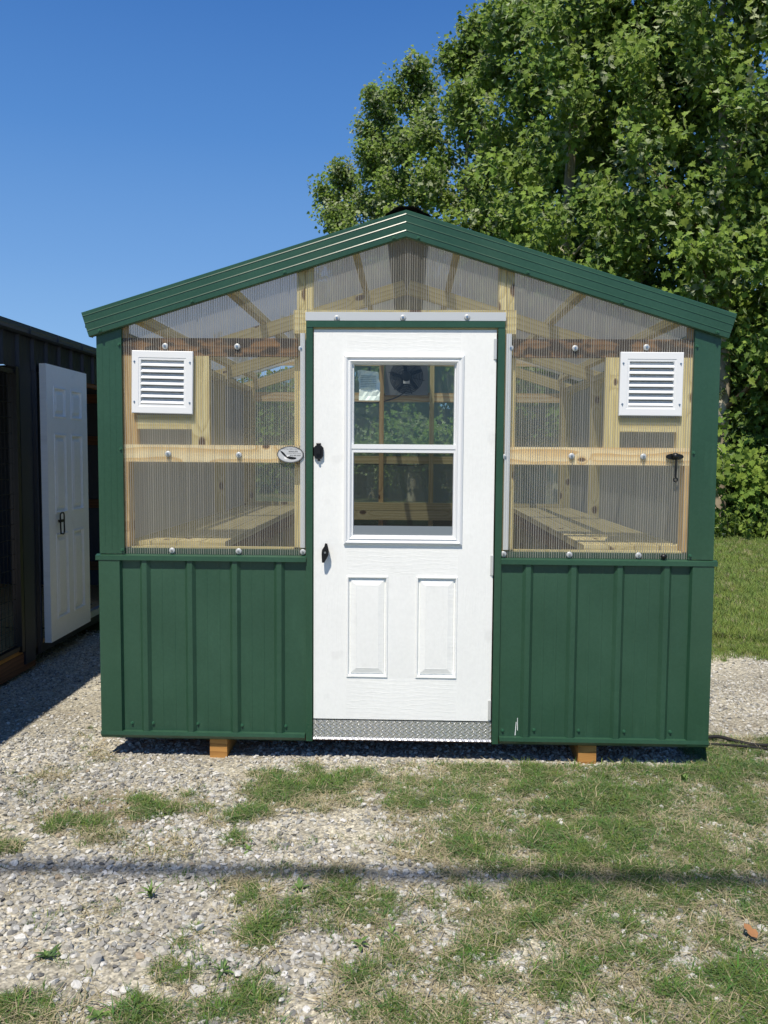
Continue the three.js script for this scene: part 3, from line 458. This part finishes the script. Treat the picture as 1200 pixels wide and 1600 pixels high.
{
  const W = .908, H = 1.976, X = -.455, Y = .102, wx0 = -.275 - X, wx1 = .27 - X, wy0 = 1.03 - Y, wy1 = 1.93 - Y, P = [[-.287 - X, -.075 - X, .32 - Y, .845 - Y], [.066 - X, .277 - X, .32 - Y, .845 - Y]];
  const door = mesh('door', panelFace(W, H, .045, [[wx0, wx1, wy0, wy1], ...P], (x, y) => x < .168 || x > .735 || (y < .75 && y > .22 && x > .38 && x < .52)), M.door, GH, [X, Y, .003]);
  for (const p of P) mesh('raised_panel', nested(...p, [[0, 0], [.003, .005], [.009, .005], [.014, -.009], [.02, -.009], [.023, -.004], [.05, 0.002], [.053, .0015]]), M.door, door);
  mesh('window_moulding', nested(wx0 - .028, wx1 + .026, wy0 - .026, wy1 + .024, [[0, 0], [.003, .012], [.012, .017], [.02, .009], [.027, .009], [.031, .013], [.038, .006], [.044, -.012]], false), M.whiteVinyl, door);
  const fr = (name, x0, x1, y0, y1, w, z) => mesh(name, nested(x0, x1, y0, y1, [[0, z - .02], [0, z], [w, z], [w + .003, z - .02]], false), M.whiteVinyl, door);
  fr('upper_sash', -.272 - X, .265 - X, 1.492 - Y, 1.925 - Y, .016, -.006); fr('lower_sash', -.272 - X, .265 - X, 1.034 - Y, 1.486 - Y, .0165, .001);
  mesh('sash_rail', boxGeo(.535, .022, .02), M.whiteVinyl, door, [-.003 - X, 1.4985 - Y, -.006]);
  mesh('window_pane', quads([[[-.262 - X, 1.5 - Y, -.018], [.258 - X, 1.5 - Y, -.018], [.258 - X, 1.92 - Y, -.018], [-.262 - X, 1.92 - Y, -.018]]]), M.glass, door);
  mesh('window_pane', quads([[[-.262 - X, 1.04 - Y, -.026], [.258 - X, 1.04 - Y, -.026], [.258 - X, 1.49 - Y, -.026], [-.262 - X, 1.49 - Y, -.026]]]), M.glass, door);
  mesh('insect_screen', quads([[[-.256 - X, 1.045 - Y, -.012], [.25 - X, 1.045 - Y, -.012], [.25 - X, 1.47 - Y, -.012], [-.256 - X, 1.47 - Y, -.012]]]), M.screen, door);
  mesh('sash_sill', boxGeo(.5, .046, .010), M.alu, door, [-.003 - X, 1.076 - Y, -.014]);
  // slide latch, lever handle, hinges
  const la = new THREE.Group(); la.name = 'slide_latch'; la.position.set(-.43 - X, 1.471 - Y, 0); door.add(la);
  const oc = new THREE.Shape([[-.022, -.02], [-.012, -.033], [.012, -.033], [.022, -.02], [.022, .02], [.012, .03], [.009, .031], [.009, .042], [-.009, .042], [-.009, .031], [-.012, .03], [-.022, .02]].map((p) => new THREE.Vector2(...p)));
  mesh('latch_body', new THREE.ExtrudeGeometry(oc, { depth: .014, bevelEnabled: true, bevelSize: .002, bevelThickness: .003, bevelSegments: 2 }), M.black, la); mesh('latch_bolt', boxGeo(.022, .03, .01), M.black, la, [0, .004, .022]);
  mesh('latch_pull', new THREE.CylinderGeometry(.006, .007, .022, 8), M.black, la, [.002, -.036, .012]);
  const lv = new THREE.Group(); lv.name = 'lever_handle'; lv.position.set(-.391 - X, .966 - Y, 0); door.add(lv);
  mesh('lever_stem', new THREE.CylinderGeometry(.009, .011, .03, 10).rotateX(Math.PI / 2), M.black, lv, [.004, 0, .014]);
  const ls = new THREE.Shape([[-.016, -.05], [-.008, -.05], [.012, -.012], [.013, .01], [.006, .042], [-.001, .043], [-.004, .03], [-.016, .012], [-.018, -.01]].map((p) => new THREE.Vector2(...p)));
  mesh('lever', new THREE.ExtrudeGeometry(ls, { depth: .009, bevelEnabled: true, bevelSize: .0025, bevelThickness: .0025, bevelSegments: 2 }), M.black, lv, [0, 0, .026]); mesh('lever_screw', headG, M.chrome, lv, [-.002, 0, .042]);
  for (const y of [1.985, .905, .16]) mesh('hinge', mergeGeometries([new THREE.CylinderGeometry(.005, .005, .1, 8).toNonIndexed(), new THREE.BoxGeometry(.01, .1, .003).toNonIndexed().translate(-.006, 0, -.002)]), M.strip, door, [W - .003, y - Y, .004]);
}
// louvred vents
for (const s of [-1, 1]) {
  const v = new THREE.Group(); v.name = 'louvre_vent'; v.position.set(s < 0 ? -1.216 : 1.215, s < 0 ? 1.813 : 1.815, .006); v.rotation.z = s < 0 ? -.018 : -.004; GH.add(v);
  mesh('vent_frame', nested(-.154, .154, -.156, .156, [[0, -.004], [0, .012], [.003, .014], [.034, .014], [.036, .012], [.045, .012], [.047, -.008]], false), M.whiteVinyl, v);
  mesh('insect_screen', quads([[[-.113, -.111, -.0135], [.113, -.111, -.0135], [.113, .111, -.0135], [-.113, .111, -.0135]]]), M.screen, v);
  const lg = sheet([[-.014, .012], [-.010, .013], [.008, -.004], [.014, -.009]], (y, z, t) => [lerp(-.109, .109, t), y, z], .2);
  for (let k = 0; k < 7; k++) mesh('louvre', lg, M.whiteVinyl, v, [0, -.094 + k * .0312, 0]);
  for (const [a, b] of [[-1, -1], [1, -1], [-1, 1], [1, 1]]) mesh('screw', screwG, M.chrome, v, [a * .14, b * .1, .0145]).scale.setScalar(.6);
}
// oval maker's plaque
{
  const cv = document.createElement('canvas'); cv.width = 512; cv.height = 336; const c = cv.getContext('2d');
  c.fillStyle = '#15171a'; c.fillRect(0, 0, 512, 336); c.fillStyle = '#c3c7c9'; c.beginPath(); c.ellipse(256, 168, 246, 158, 0, 0, 6.3); c.fill(); c.strokeStyle = '#2a2d30'; c.lineWidth = 7; c.beginPath(); c.ellipse(256, 168, 238, 150, 0, 0, 6.3); c.stroke();
  c.fillStyle = '#1b1d1f'; c.textAlign = 'center'; c.font = 'bold 28px sans-serif'; c.fillText('Offering a higher quality', 262, 66); c.font = 'bold 44px sans-serif'; c.fillText('WAGLER', 312, 124); c.font = '24px sans-serif'; c.fillText('COUNTRY BARNS & MORE', 330, 158); c.font = 'bold 34px sans-serif'; c.fillText('812-486-6607', 356, 200);
  c.fillStyle = '#0c0d0e'; c.beginPath(); c.moveTo(60, 92); c.quadraticCurveTo(120, 100, 180, 195); c.quadraticCurveTo(230, 205, 350, 222); c.quadraticCurveTo(400, 240, 350, 262); c.quadraticCurveTo(260, 280, 200, 240); c.quadraticCurveTo(100, 180, 60, 92); c.fill();
  c.fillStyle = '#f2f3f3'; c.beginPath(); c.ellipse(208, 196, 22, 13, -.4, 0, 6.3); c.fill(); c.beginPath(); c.moveTo(130, 210); c.lineTo(178, 226); c.lineTo(196, 262); c.lineTo(150, 262); c.closePath(); c.fill();
  const t = new THREE.CanvasTexture(cv); t.colorSpace = THREE.SRGBColorSpace;
  const el = new THREE.Shape(); el.absellipse(0, 0, .067, .042, 0, 6.28318); const g = new THREE.ExtrudeGeometry(el, { depth: .006, bevelEnabled: false, curveSegments: 32 });
  const p = mesh('oval_plaque', g, M.black, GH, [-.572, 1.456, .008]); p.userData.label = 'oval grey plaque with black eagle and lettering';
  const fg = new THREE.ShapeGeometry(el, 32), uv = fg.attributes.uv, ps = fg.attributes.position; for (let i = 0; i < uv.count; i++) uv.setXY(i, ps.getX(i) / .134 + .5, ps.getY(i) / .084 + .5); mesh('plaque_print', fg, std({ map: t, roughness: .4 }), p, [0, 0, .0085]);
}
// door holdback on the right panel and its bumper
{
  const h = new THREE.Group(); h.name = 'door_holdback'; h.position.set(1.343, 1.459, .004); GH.add(h);
  const b = new THREE.Shape(); b.absellipse(0, 0, .043, .015, 0, 6.283); mesh('bracket', new THREE.ExtrudeGeometry(b, { depth: .006, bevelEnabled: true, bevelSize: .001, bevelThickness: .002, bevelSegments: 1 }), M.black, h);
  mesh('pivot', new THREE.SphereGeometry(.018, 14, 10), M.black, h, [0, .002, .014]); mesh('arm', new THREE.CylinderGeometry(.005, .005, .1, 8), M.black, h, [.002, -.056, .02]); mesh('ring', new THREE.TorusGeometry(.0095, .0035, 8, 18), M.black, h, [.002, -.114, .02]);
  mesh('rubber_bumper', new THREE.SphereGeometry(.016, 14, 10).scale(1, .8, .8), M.black, GH, [1.303, .96, .012]);
}
// skids under the floor
for (const [x, w] of [[-.952, .09], [.952, .092]]) board('skid', M.skid, GH, x - w / 2, x + w / 2, -.12, -.022, -.012, D + .02);
board('floor_frame', M.darkwood, GH, -1.51, 1.51, -.02, .044, -.02, -.058); board('floor_frame', M.darkwood, GH, -1.51, 1.51, -.02, .044, D + .06, D + .02);
// papers hung inside the upper pane
{
  const n = 7, q = [], r = rng(9), pt = []; for (let j = 0; j <= n; j++) { pt.push([]); for (let i = 0; i <= n; i++) pt[j].push([-.055 + i / n * .105 + (j < 3 ? -.003 : .003) + (r() - .5) * .003 + (j === 0 ? -.002 : 0), .148 - j / n * .155 + (i === 0 && j === 0 ? -.004 : 0) - (j === 0 ? .012 * i / n : 0), (r() - .5) * .009]); }
  for (let j = 0; j < n; j++) for (let i = 0; i < n; i++) q.push([pt[j + 1][i], pt[j + 1][i + 1], pt[j][i + 1], pt[j][i]]);
  const t = thing('paper_packet', 'crumpled clear packet of papers hanging inside the upper door window', 'papers', [-.18, .12 + 1.74, -.062]);
  mesh('packet', quads(q), std({ color: 0xf0f5f2, roughness: .3 }), t); const lines = []; for (let k = 0; k < 8; k++) lines.push([[-.045, .115 - k * .009, .006], [.035, .113 - k * .009, .006], [.035, .1155 - k * .009, .006], [-.045, .1175 - k * .009, .006]]);
  mesh('printed_lines', quads(lines), std({ color: 0x8f9c98, roughness: .8 }), t).userData.kind = 'stuff'; mesh('hanger', tube([[0, .146, 0], [-.002, .152, .006], [.004, .158, .01]], .002, 8, 5), M.black, t);
}

// ---------- dark metal shed with a wire run, left ----------
{
  const S = thing('metal_shed', 'dark navy metal shed with wire mesh run and open white door', 'shed', [-2.69, 0, 0]);
  const wallMat = std({ color: 0x121a26, roughness: .45 }), trim = std({ color: 0x39424f, roughness: .35 }), inner = std({ color: 0x25303d, roughness: .5 });
  const zN = 1.2, zF = -4.4, depth = 2.6, ribsZ = (a, b) => { const o = []; for (let z = a + .1; z < b; z += .229) o.push(z); return o; };
  mesh('upper_siding', sheet(sidingProfile(zF, zN, ribsZ(zF, zN)), (a, b, t) => [b, lerp(2.16, 2.39, t), a], .3), wallMat, S);
  mesh('lower_siding', sheet(sidingProfile(-1.86, -1.69, [-1.80]), (a, b, t) => [b - .004, lerp(.10, 2.16, t), a], .3), wallMat, S);
  mesh('rear_siding', sheet(sidingProfile(zF, -3.5, ribsZ(zF, -3.5)), (a, b, t) => [b, lerp(.14, 2.16, t), a], 1), wallMat, S);
  mesh('corner_trim', boxGeo(.05, 2.08, .16), M.navy, S, [.0, 1.12, -1.60]); board('mesh_post', M.black, S, -.03, .03, .18, 2.16, -1.50, -1.46);
  // roof of two slopes with a fascia at the eave
  mesh('roof_fascia', sheet([[.0, .075], [.0, .088], [-.028, .092], [-.032, .088], [-.052, .086], [-.056, .03]], (y, x, t) => [x, 2.445 + y, lerp(zN + .1, zF - .1, t)], 6), trim, S);
  for (let z = zN; z > zF; z -= .46) mesh('fascia_joint', boxGeo(.006, .05, .012), trim, S, [.092, 2.418, z]);
  mesh('roof_panel', quads([[[.09, 2.447, zN + .1], [.09, 2.447, zF - .1], [-depth / 2, 2.50, zF - .1], [-depth / 2, 2.50, zN + .1]]]), M.navy, S); mesh('roof_panel', quads([[[-depth / 2, 2.50, zN + .1], [-depth / 2, 2.50, zF - .1], [-depth - .09, 2.447, zF - .1], [-depth - .09, 2.447, zN + .1]]]), M.navy, S);
  // far wall, back wall, near front wall of mesh, floor
  mesh('far_siding', sheet(sidingProfile(zF, zN, ribsZ(zF, zN)), (a, b, t) => [-depth - b, lerp(.14, 2.42, t), a], 2), inner, S);
  mesh('back_siding', quads([[[0, .14, zF], [-depth, .14, zF], [-depth, 2.42, zF], [-depth / 2, 2.48, zF]], [[0, .14, zF], [-depth / 2, 2.48, zF], [-depth / 2, 2.48, zF], [0, 2.42, zF]]]), wallMat, S);
  mesh('floor', boxGeo(depth, .03, zN - zF), M.tan, S, [-depth / 2 - .01, .17, (zN + zF) / 2]);
  board('skid', M.darkwood, S, -.10, .01, .03, .16, zN, -1.70); board('skid', M.darkwood, S, -depth, -depth + .1, 0, .15, zN, zF); board('skid', M.darkwood, S, -.6, -.5, 0, .15, zN, zF);
  board('floor_edge', M.skid, S, -.09, .004, .161, .187, zN, -1.55);
  board('base_rail', M.navy, S, -.06, -.004, .09, .155, -1.7, -3.4);
  // inner framing seen through the doorway
  for (const y of [.35, .98, 1.62]) board('girt', M.darkwood, S, -depth + .022, -depth + .06, y, y + .09, -1.7, zF);
  for (const y of [.35, 1.0, 1.65, 2.08]) board('girt', M.darkwood, S, -1.0, -.05, y, y + .09, zF + .02, zF + .06);
  mesh('inner_lining', sheet(sidingProfile(-1.6, -.02, [-.2, -.43, -.66, -.89, -1.12]), (a, b, t) => [a, lerp(.18, 2.4, t), zF + .012 + b * .3], 2), inner, S);
  board('door_head', M.darkwood, S, -.06, -.01, 2.13, 2.2, -2.66, -3.48); board('door_jamb', M.navy, S, -.06, .012, .14, 2.16, -3.44, -3.5);
  mesh('threshold_plate', boxGeo(.05, .1, .84), M.tread, S, [-.03, .16, -3.05]);
  // wire mesh of the run: the uprights and the cross wires
  const w = []; for (let z = -1.44; z < zN; z += .052) w.push(new THREE.CylinderGeometry(.002, .002, 1.93, 5).translate(0, 1.165, z)); for (let y = .25; y < 2.13; y += .104) w.push(new THREE.CylinderGeometry(.002, .002, zN + 1.44, 5).rotateX(Math.PI / 2).translate(.004, y, (zN - 1.44) / 2));
  mesh('wire_mesh', mergeGeometries(w), M.black, S).userData.kind = 'stuff';
  board('mesh_rail', M.black, S, -.018, .018, .195, .225, zN, -1.46); board('mesh_rail', M.black, S, -.018, .018, 2.11, 2.14, zN, -1.46);
  const fw = []; for (let x = -.05; x > -depth; x -= .052) fw.push(new THREE.CylinderGeometry(.002, .002, 2.0, 5).translate(x, 1.2, zN)); for (let y = .25; y < 2.2; y += .104) fw.push(new THREE.CylinderGeometry(.002, .002, depth, 5).rotateZ(Math.PI / 2).translate(-depth / 2, y, zN));
  mesh('wire_mesh', mergeGeometries(fw), M.black, S).userData.kind = 'stuff'; mesh('gable_siding', quads([[[0, 2.2, zN], [0, 2.42, zN], [-depth / 2, 2.48, zN], [-depth / 2, 2.2, zN]], [[-depth / 2, 2.2, zN], [-depth / 2, 2.48, zN], [-depth, 2.42, zN], [-depth, 2.2, zN]]]), wallMat, S);
  // the open six-panel door lies back along the wall
  const W = .80, H = 2.055, op = []; for (const [y0, y1] of [[.15, .80], [.95, 1.55], [1.67, 1.90]]) for (const x0 of [.12, .45]) op.push([x0, x0 + .23, y0, y1]);
  const g = panelFace(W, H, .05, op, () => true), d = mesh('door', g, std({ map: doorCol, roughness: .5 }), S, [.075, .165, -1.83]); d.rotation.y = Math.PI / 2 + .02; d.userData.label = 'open white six-panel door';
  for (const o of op) mesh('raised_panel', nested(...o, [[0, 0], [.004, .006], [.012, .006], [.018, -.014], [.028, -.014], [.055, .002]]), M.doorPlain, d);
  const hd = mesh('pull_handle', mergeGeometries([tube([[-.03, -.075, .03], [.03, -.075, .03], [.034, 0, .03], [.03, .075, .03], [-.03, .075, .03], [-.034, 0, .03], [-.03, -.075, .03]], .006, 40), new THREE.BoxGeometry(.075, .02, .012).translate(0, .02, .022), new THREE.CylinderGeometry(.008, .008, .03, 8).rotateX(Math.PI / 2).translate(0, .02, .014)].map((q) => q.toNonIndexed())), M.black, d, [.17, .875, 0]); void hd;
}

// ---------- overhead cable behind the camera: its shadow crosses the yard ----------
{
  const h = 11, k = h / SUN.y, z = 1.155 + k * SUN.z, x = k * SUN.x, span = 24;
  const c = thing('overhead_cable', 'thick black overhead cable strung between two poles, shadowing the yard', 'cable', [x, 0, z]);
  mesh('cable', tube([[-span, h + .9, .03], [-span / 2, h + .22, .012], [0, h, 0], [span / 2, h + .22, -.012], [span, h + .9, -.03]], .042, 80, 8), M.black, c);
  for (const s of [-1, 1]) { const p = thing('utility_pole', s < 0 ? 'wooden pole holding the left end of the cable' : 'wooden pole holding the right end of the cable', 'pole', [x + s * span, 0, z], 0, 'poles holding the cable'); mesh('pole', new THREE.CylinderGeometry(.12, .18, 13, 12), M.darkwood, p, [0, 6.5, .18 - (s > 0 ? .06 : 0)]); }
}

// ---------- trees ----------
const leafG = (() => {   // five-lobed leaf, one unit long, folded along its midrib
  const o = [[.06, .10], [.30, .02], [.24, .22], [.50, .34], [.28, .46], [.30, .66], [.13, .66], [0, 1]], P = [];
  for (const s of [-1, 1]) { let prev = [0, 0]; for (const p of o) { for (const v of (s > 0 ? [[0, .35], prev, p] : [[0, .35], p, prev])) P.push(s * v[0], v[1], .22 * Math.abs(v[0]) - .16 * v[1] * v[1]); prev = p; } }
  const g = new THREE.BufferGeometry(); g.setAttribute('position', new THREE.Float32BufferAttribute(P, 3)); g.computeVertexNormals(); return g;
})();
{
  const r = rng(404);
  const leafMat = phys({ color: 0xffffff, roughness: .97, transmission: .4, thickness: 0, ior: 1.35 });
  const barkT = tex(256, 512, (u, v) => { const n = fbm(u * 6, v * 10, 111, 4, 6, 10), s = sstep(.5, .62, fbm(u * 4, v * 6, 113, 3, 4, 6)), k = .8 + n * .4; return [lerp(150, 196, s) * k, lerp(140, 188, s) * k, lerp(122, 168, s) * k]; });
  const barkP = std({ map: barkT, roughness: .9 }), barkD = std({ map: barkT, roughness: .9, color: 0x9a8a78 });
  // sprigs of leaves on a short twig
  const e = new THREE.Euler(), q = new THREE.Quaternion(), v3 = (x, y, z) => new THREE.Vector3(x, y, z);
  // leaves turn their faces towards the open, sunny side and let their tips droop
  const bas = new THREE.Matrix4(), lit = v3(-.1, .62, .78), faceOut = () => { const nn = lit.clone().add(v3(gauss(r), gauss(r), gauss(r)).multiplyScalar(.5)).normalize(), tip = v3(gauss(r) * .8, -.9 + gauss(r) * .5, gauss(r) * .5 + .3); tip.addScaledVector(nn, -tip.dot(nn)).normalize(); return q.setFromRotationMatrix(bas.makeBasis(v3(0, 0, 0).crossVectors(tip, nn), tip, nn)); };
  const sprig = (n, size, spread) => { const gs = []; for (let i = 0; i < n; i++) { faceOut(); const s = size * (.65 + r() * .6); gs.push(leafG.clone().applyMatrix4(new THREE.Matrix4().compose(v3(gauss(r) * spread, gauss(r) * spread * .8, gauss(r) * spread), q, v3(s, s, s)))); } return mergeGeometries(gs); };
  const sprigs = [0, 1, 2, 3, 4].map(() => sprig(11, .155, .17)), fine = [0, 1, 2].map(() => sprig(11, .15, .2));
  const leafCol = (pale) => { const k = .7 + r() * .55, y = r(); if (r() < pale) return new THREE.Color().setRGB(.36 * k, .42 * k, .24 * k); return new THREE.Color().setRGB(lerp(.13, .25, y) * k, lerp(.235, .36, y) * k, lerp(.033, .05, y) * k); };
  const leafMats = [0, 1, 2].map((k) => phys({ color: new THREE.Color().setRGB(.13 + k * .04, .22 + k * .035, .035), roughness: .97, transmission: .4, thickness: 0, ior: 1.35 }));
  function tree(label, x, z, H, R, o = {}) {
    const T = thing('tree', label, 'tree', [x, 0, z], 0, 'row of tall leafy trees behind the shed');
    const n = 9, tp = [], tr = [], wob = o.lean || 0; for (let i = 0; i <= n; i++) { const t = i / n; tp.push(v3(wob * t * H * .1 + .12 * Math.sin(t * 5 + x), t * H * .96, .12 * Math.cos(t * 4 + x))); tr.push(lerp(o.trunk || .17, .012, Math.pow(t, .85))); }
    const curve = new THREE.CatmullRomCurve3(tp); mesh('trunk', taperTube(tp, tr, 9), barkP, T);
    const prof = (t) => (t < .12 ? lerp(o.low ?? .8, 1, t / .12) : 1) * Math.pow(Math.max(0, 1.02 - t), .5) * 1.12;
    const NL = o.limbs || 25, mats = fine.map(() => []), sm = sprigs.map(() => []), sc = sprigs.map(() => []), per = Math.round((o.sprigs || 1900) / NL); void mats;
    const rise = o.rise ?? 1;
    for (let k = 0; k < NL; k++) {
      const t = lerp(o.base ?? .05, .95, (k + r() * .8) / NL), a = k * 2.399 + r() * .7, len = R * prof(t) * (.72 + r() * .5), p0 = curve.getPoint(clamp(t)), dir = v3(Math.cos(a), 0, Math.sin(a));
      const pts = [0, .33, .66, 1].map((s) => p0.clone().addScaledVector(dir, len * s).add(v3(gauss(r) * .05 * s, len * rise * (.75 * s + .25 * s * s) * (t > .12 ? 1 : .45) - (t < .2 ? len * .25 * s * s : 0), gauss(r) * .05 * s)));
      const lc = new THREE.CatmullRomCurve3(pts), r0 = lerp(.05, .012, t) * (o.trunk || .17) / .17; mesh('limb', taperTube(pts, [r0, r0 * .8, r0 * .55, r0 * .32, .005], 5), k % 3 ? barkP : barkD, T);
      // clumps: several along the limb, each a puff of sprigs
      const clumps = []; for (let c = 0; c < 4; c++) { const s = lerp(.3, 1.08, (c + r() * .7) / 4), b = lc.getPoint(Math.min(1, s)); clumps.push([b.add(v3(gauss(r) * .2, gauss(r) * .16, gauss(r) * .2).multiplyScalar(len * .3)), (.15 + .13 * len * (.3 + r() * .6))]); }
      for (let j = 0; j < per; j++) { const [c, cr] = clumps[Math.floor(r() * clumps.length)], u = Math.floor(r() * sprigs.length); const p = c.clone().add(v3(gauss(r) * cr, gauss(r) * cr * .75, gauss(r) * cr)); if (o.show && o.show.some(([a, b]) => p.y > a && p.y < b) && Math.abs(p.x - curve.getPoint(clamp(p.y / H)).x - p.z * .2) < .3 && p.z > -.3) continue; if (p.y < .15) p.y = .15 + r() * .5; e.set(gauss(r) * .25, gauss(r) * .6, gauss(r) * .35); q.setFromEuler(e); const s = (o.leaf || 1) * (.75 + r() * .5); sm[u].push(new THREE.Matrix4().compose(p, q, v3(s, s, s))); sc[u].push(leafCol(o.pale ?? .05)); }
    }
    sm.forEach((m, u) => m.length && instanced('foliage', sprigs[u], leafMat, m, sc[u], T));
    for (let i = 0; i < (o.single || 0); i++) { const t = lerp(.05, .6, r()), a = lerp(.5, 2.6, r()), rr = R * prof(t) * (1.05 + r() * .25), b = curve.getPoint(t), l = mesh('leaf', leafG, leafMats[i % 3], T, [b.x + Math.cos(a) * rr, b.y + rr * rise * .75 + (r() - .5), b.z + Math.sin(a) * rr]); l.quaternion.copy(faceOut()); l.scale.setScalar(.15 + r() * .07); }
    return T;
  }
  tree('far narrow tree, leftmost of the row, just above left roof slope', -2.75, -27, 12.8, 1.4, { sprigs: 2280, pale: .2, leaf: .8 });
  tree('narrow tree second from the left, with a single pointed top', -1.2, -25.5, 15, 1.4, { sprigs: 2760, pale: .2, leaf: .8 });
  tree('slim tree with paired pale tips above the roof peak', .1, -23.5, 15.2, 1.4, { sprigs: 2760, pale: .18, leaf: .8 });
  tree('broad full tree rising right of the roof peak', 1.75, -21, 15.2, 1.9, { sprigs: 2880, pale: .14, leaf: .88 });
  tree('tall dense tree left of the bare pale trunk', 2.9, -19, 16.5, 1.9, { sprigs: 2332, pale: .06 });
  tree('tall tree whose pale straight trunk shows through the leaves', 3.62, -15.8, 16.5, 1.75, { sprigs: 1987, trunk: .25, base: .1, lean: .1, single: 60, show: [[3.4, 5.3], [5.9, 9.2]] });
  tree('thick tree between the two pale trunks', 5.2, -15.6, 16.5, 2.1, { sprigs: 2505, single: 60 });
  tree('nearest forked tree with pale trunk above right eave', 6.35, -13.4, 15.5, 1.9, { sprigs: 2073, trunk: .24, base: .05, low: .9, single: 90, show: [[6.2, 8.2]] });
  tree('near tree at the right edge with leaves hanging to the lawn', 7.9, -12.6, 15, 2.1, { sprigs: 2246, base: .03, low: 1, single: 80 });
  tree('tree behind the nearest one, at right edge', 7.4, -16.5, 17, 2.2, { sprigs: 1900 });
  tree('dark tree deep in the row behind the thick tree', 4.6, -19.5, 17, 2.2, { sprigs: 1900 });
  tree('outer tree beyond the right edge of the row', 10.6, -13.5, 15, 2.4, { sprigs: 1209 });
  // undergrowth and the wood behind
  const um = sprigs.map(() => []), uc = sprigs.map(() => []);
  const puff = (x, y, z, rx, ry, n, s = 1) => { for (let i = 0; i < n; i++) { const u = Math.floor(r() * sprigs.length); e.set(gauss(r) * .4, r() * 6.283, gauss(r) * .4); q.setFromEuler(e); const k = s * (.7 + r() * .5); um[u].push(new THREE.Matrix4().compose(v3(x + gauss(r) * rx, Math.max(.08, y + gauss(r) * ry), z + gauss(r) * rx * .6), q, v3(k, k, k))); uc[u].push(leafCol(.02)); } };
  for (let i = 0; i < 46; i++) { const t = i / 45, x = lerp(-7, 11.5, t) + gauss(r) * .3, z = lerp(-31, -15.5, Math.min(1, t * 1.25)) - 1 - r() * 2; puff(x, .8 + r() * 1.4, z, .7, .7, 110, 1.25); }
  for (let i = 0; i < 16; i++) puff(lerp(5.6, 10.5, i / 15), .5 + r() * 3, -13.2 - r() * 1.2, .55, .6, 60, .95);
  for (let i = 0; i < 30; i++) { const t = i / 29; puff(lerp(-11, -2.5, t), .8 + r() * 2.6, -28.5 - r() * 2, .9, .8, 130, 1.4); }
  for (let i = 0; i < 26; i++) { const t = i / 25; puff(lerp(3, 12, t), 2 + r() * 3.5, lerp(-20, -17.5, t) - r() * 2, 1, 1.5, 150, 1.3); }
  const wood = new THREE.Group(); wood.name = 'undergrowth'; wood.userData = { kind: 'stuff', label: 'dark leafy undergrowth massed under and behind the trees', category: 'undergrowth' }; scene.add(wood);
  um.forEach((m, u) => instanced('undergrowth_leaves', sprigs[u], leafMat, m, uc[u], wood));
  // low bushes and tall blades at the wood's edge, right
  for (const [x, z, s, label] of [[5.9, -12.2, .5, 'low leafy bush at the wood edge beside the right wall'], [7.0, -12.0, .6, 'low leafy bush under the near tree at right edge'], [8.1, -11.7, .6, 'low leafy bush partly cut by the right edge']]) {
    const B = thing('bush', label, 'bush', [x, 0, z], 0, 'bushes at the wood edge'), m = [], c = []; for (let i = 0; i < 90; i++) { e.set(gauss(r) * .4, r() * 6.283, gauss(r) * .4); q.setFromEuler(e); m.push(new THREE.Matrix4().compose(v3(gauss(r) * s * .6, .1 + Math.abs(gauss(r)) * s * .45, gauss(r) * s * .4), q, v3(.6, .6, .6))); c.push(leafCol(.03)); } instanced('foliage', sprigs[0], leafMat, m, c, B);
    for (let k = 0; k < 9; k++) { const a = r() * 6.28, L = .5 + r() * .5, b = mesh('tall_blade', quads([[[0, 0, 0], [.018, 0, 0], [.02 + L * .12, L * .6, .02], [L * .12, L * .6, .02]], [[L * .12, L * .6, .02], [.02 + L * .12, L * .6, .02], [L * .4, L, .05], [L * .39, L, .05]]]), leafMats[k % 3], B, [gauss(r) * s * .5, 0, .25 + r() * .2]); b.rotation.y = a; }
  }
}

scene.traverse((o) => { if (o.isMesh) { o.castShadow = true; o.receiveShadow = true; } });
renderer.render(scene, camera);
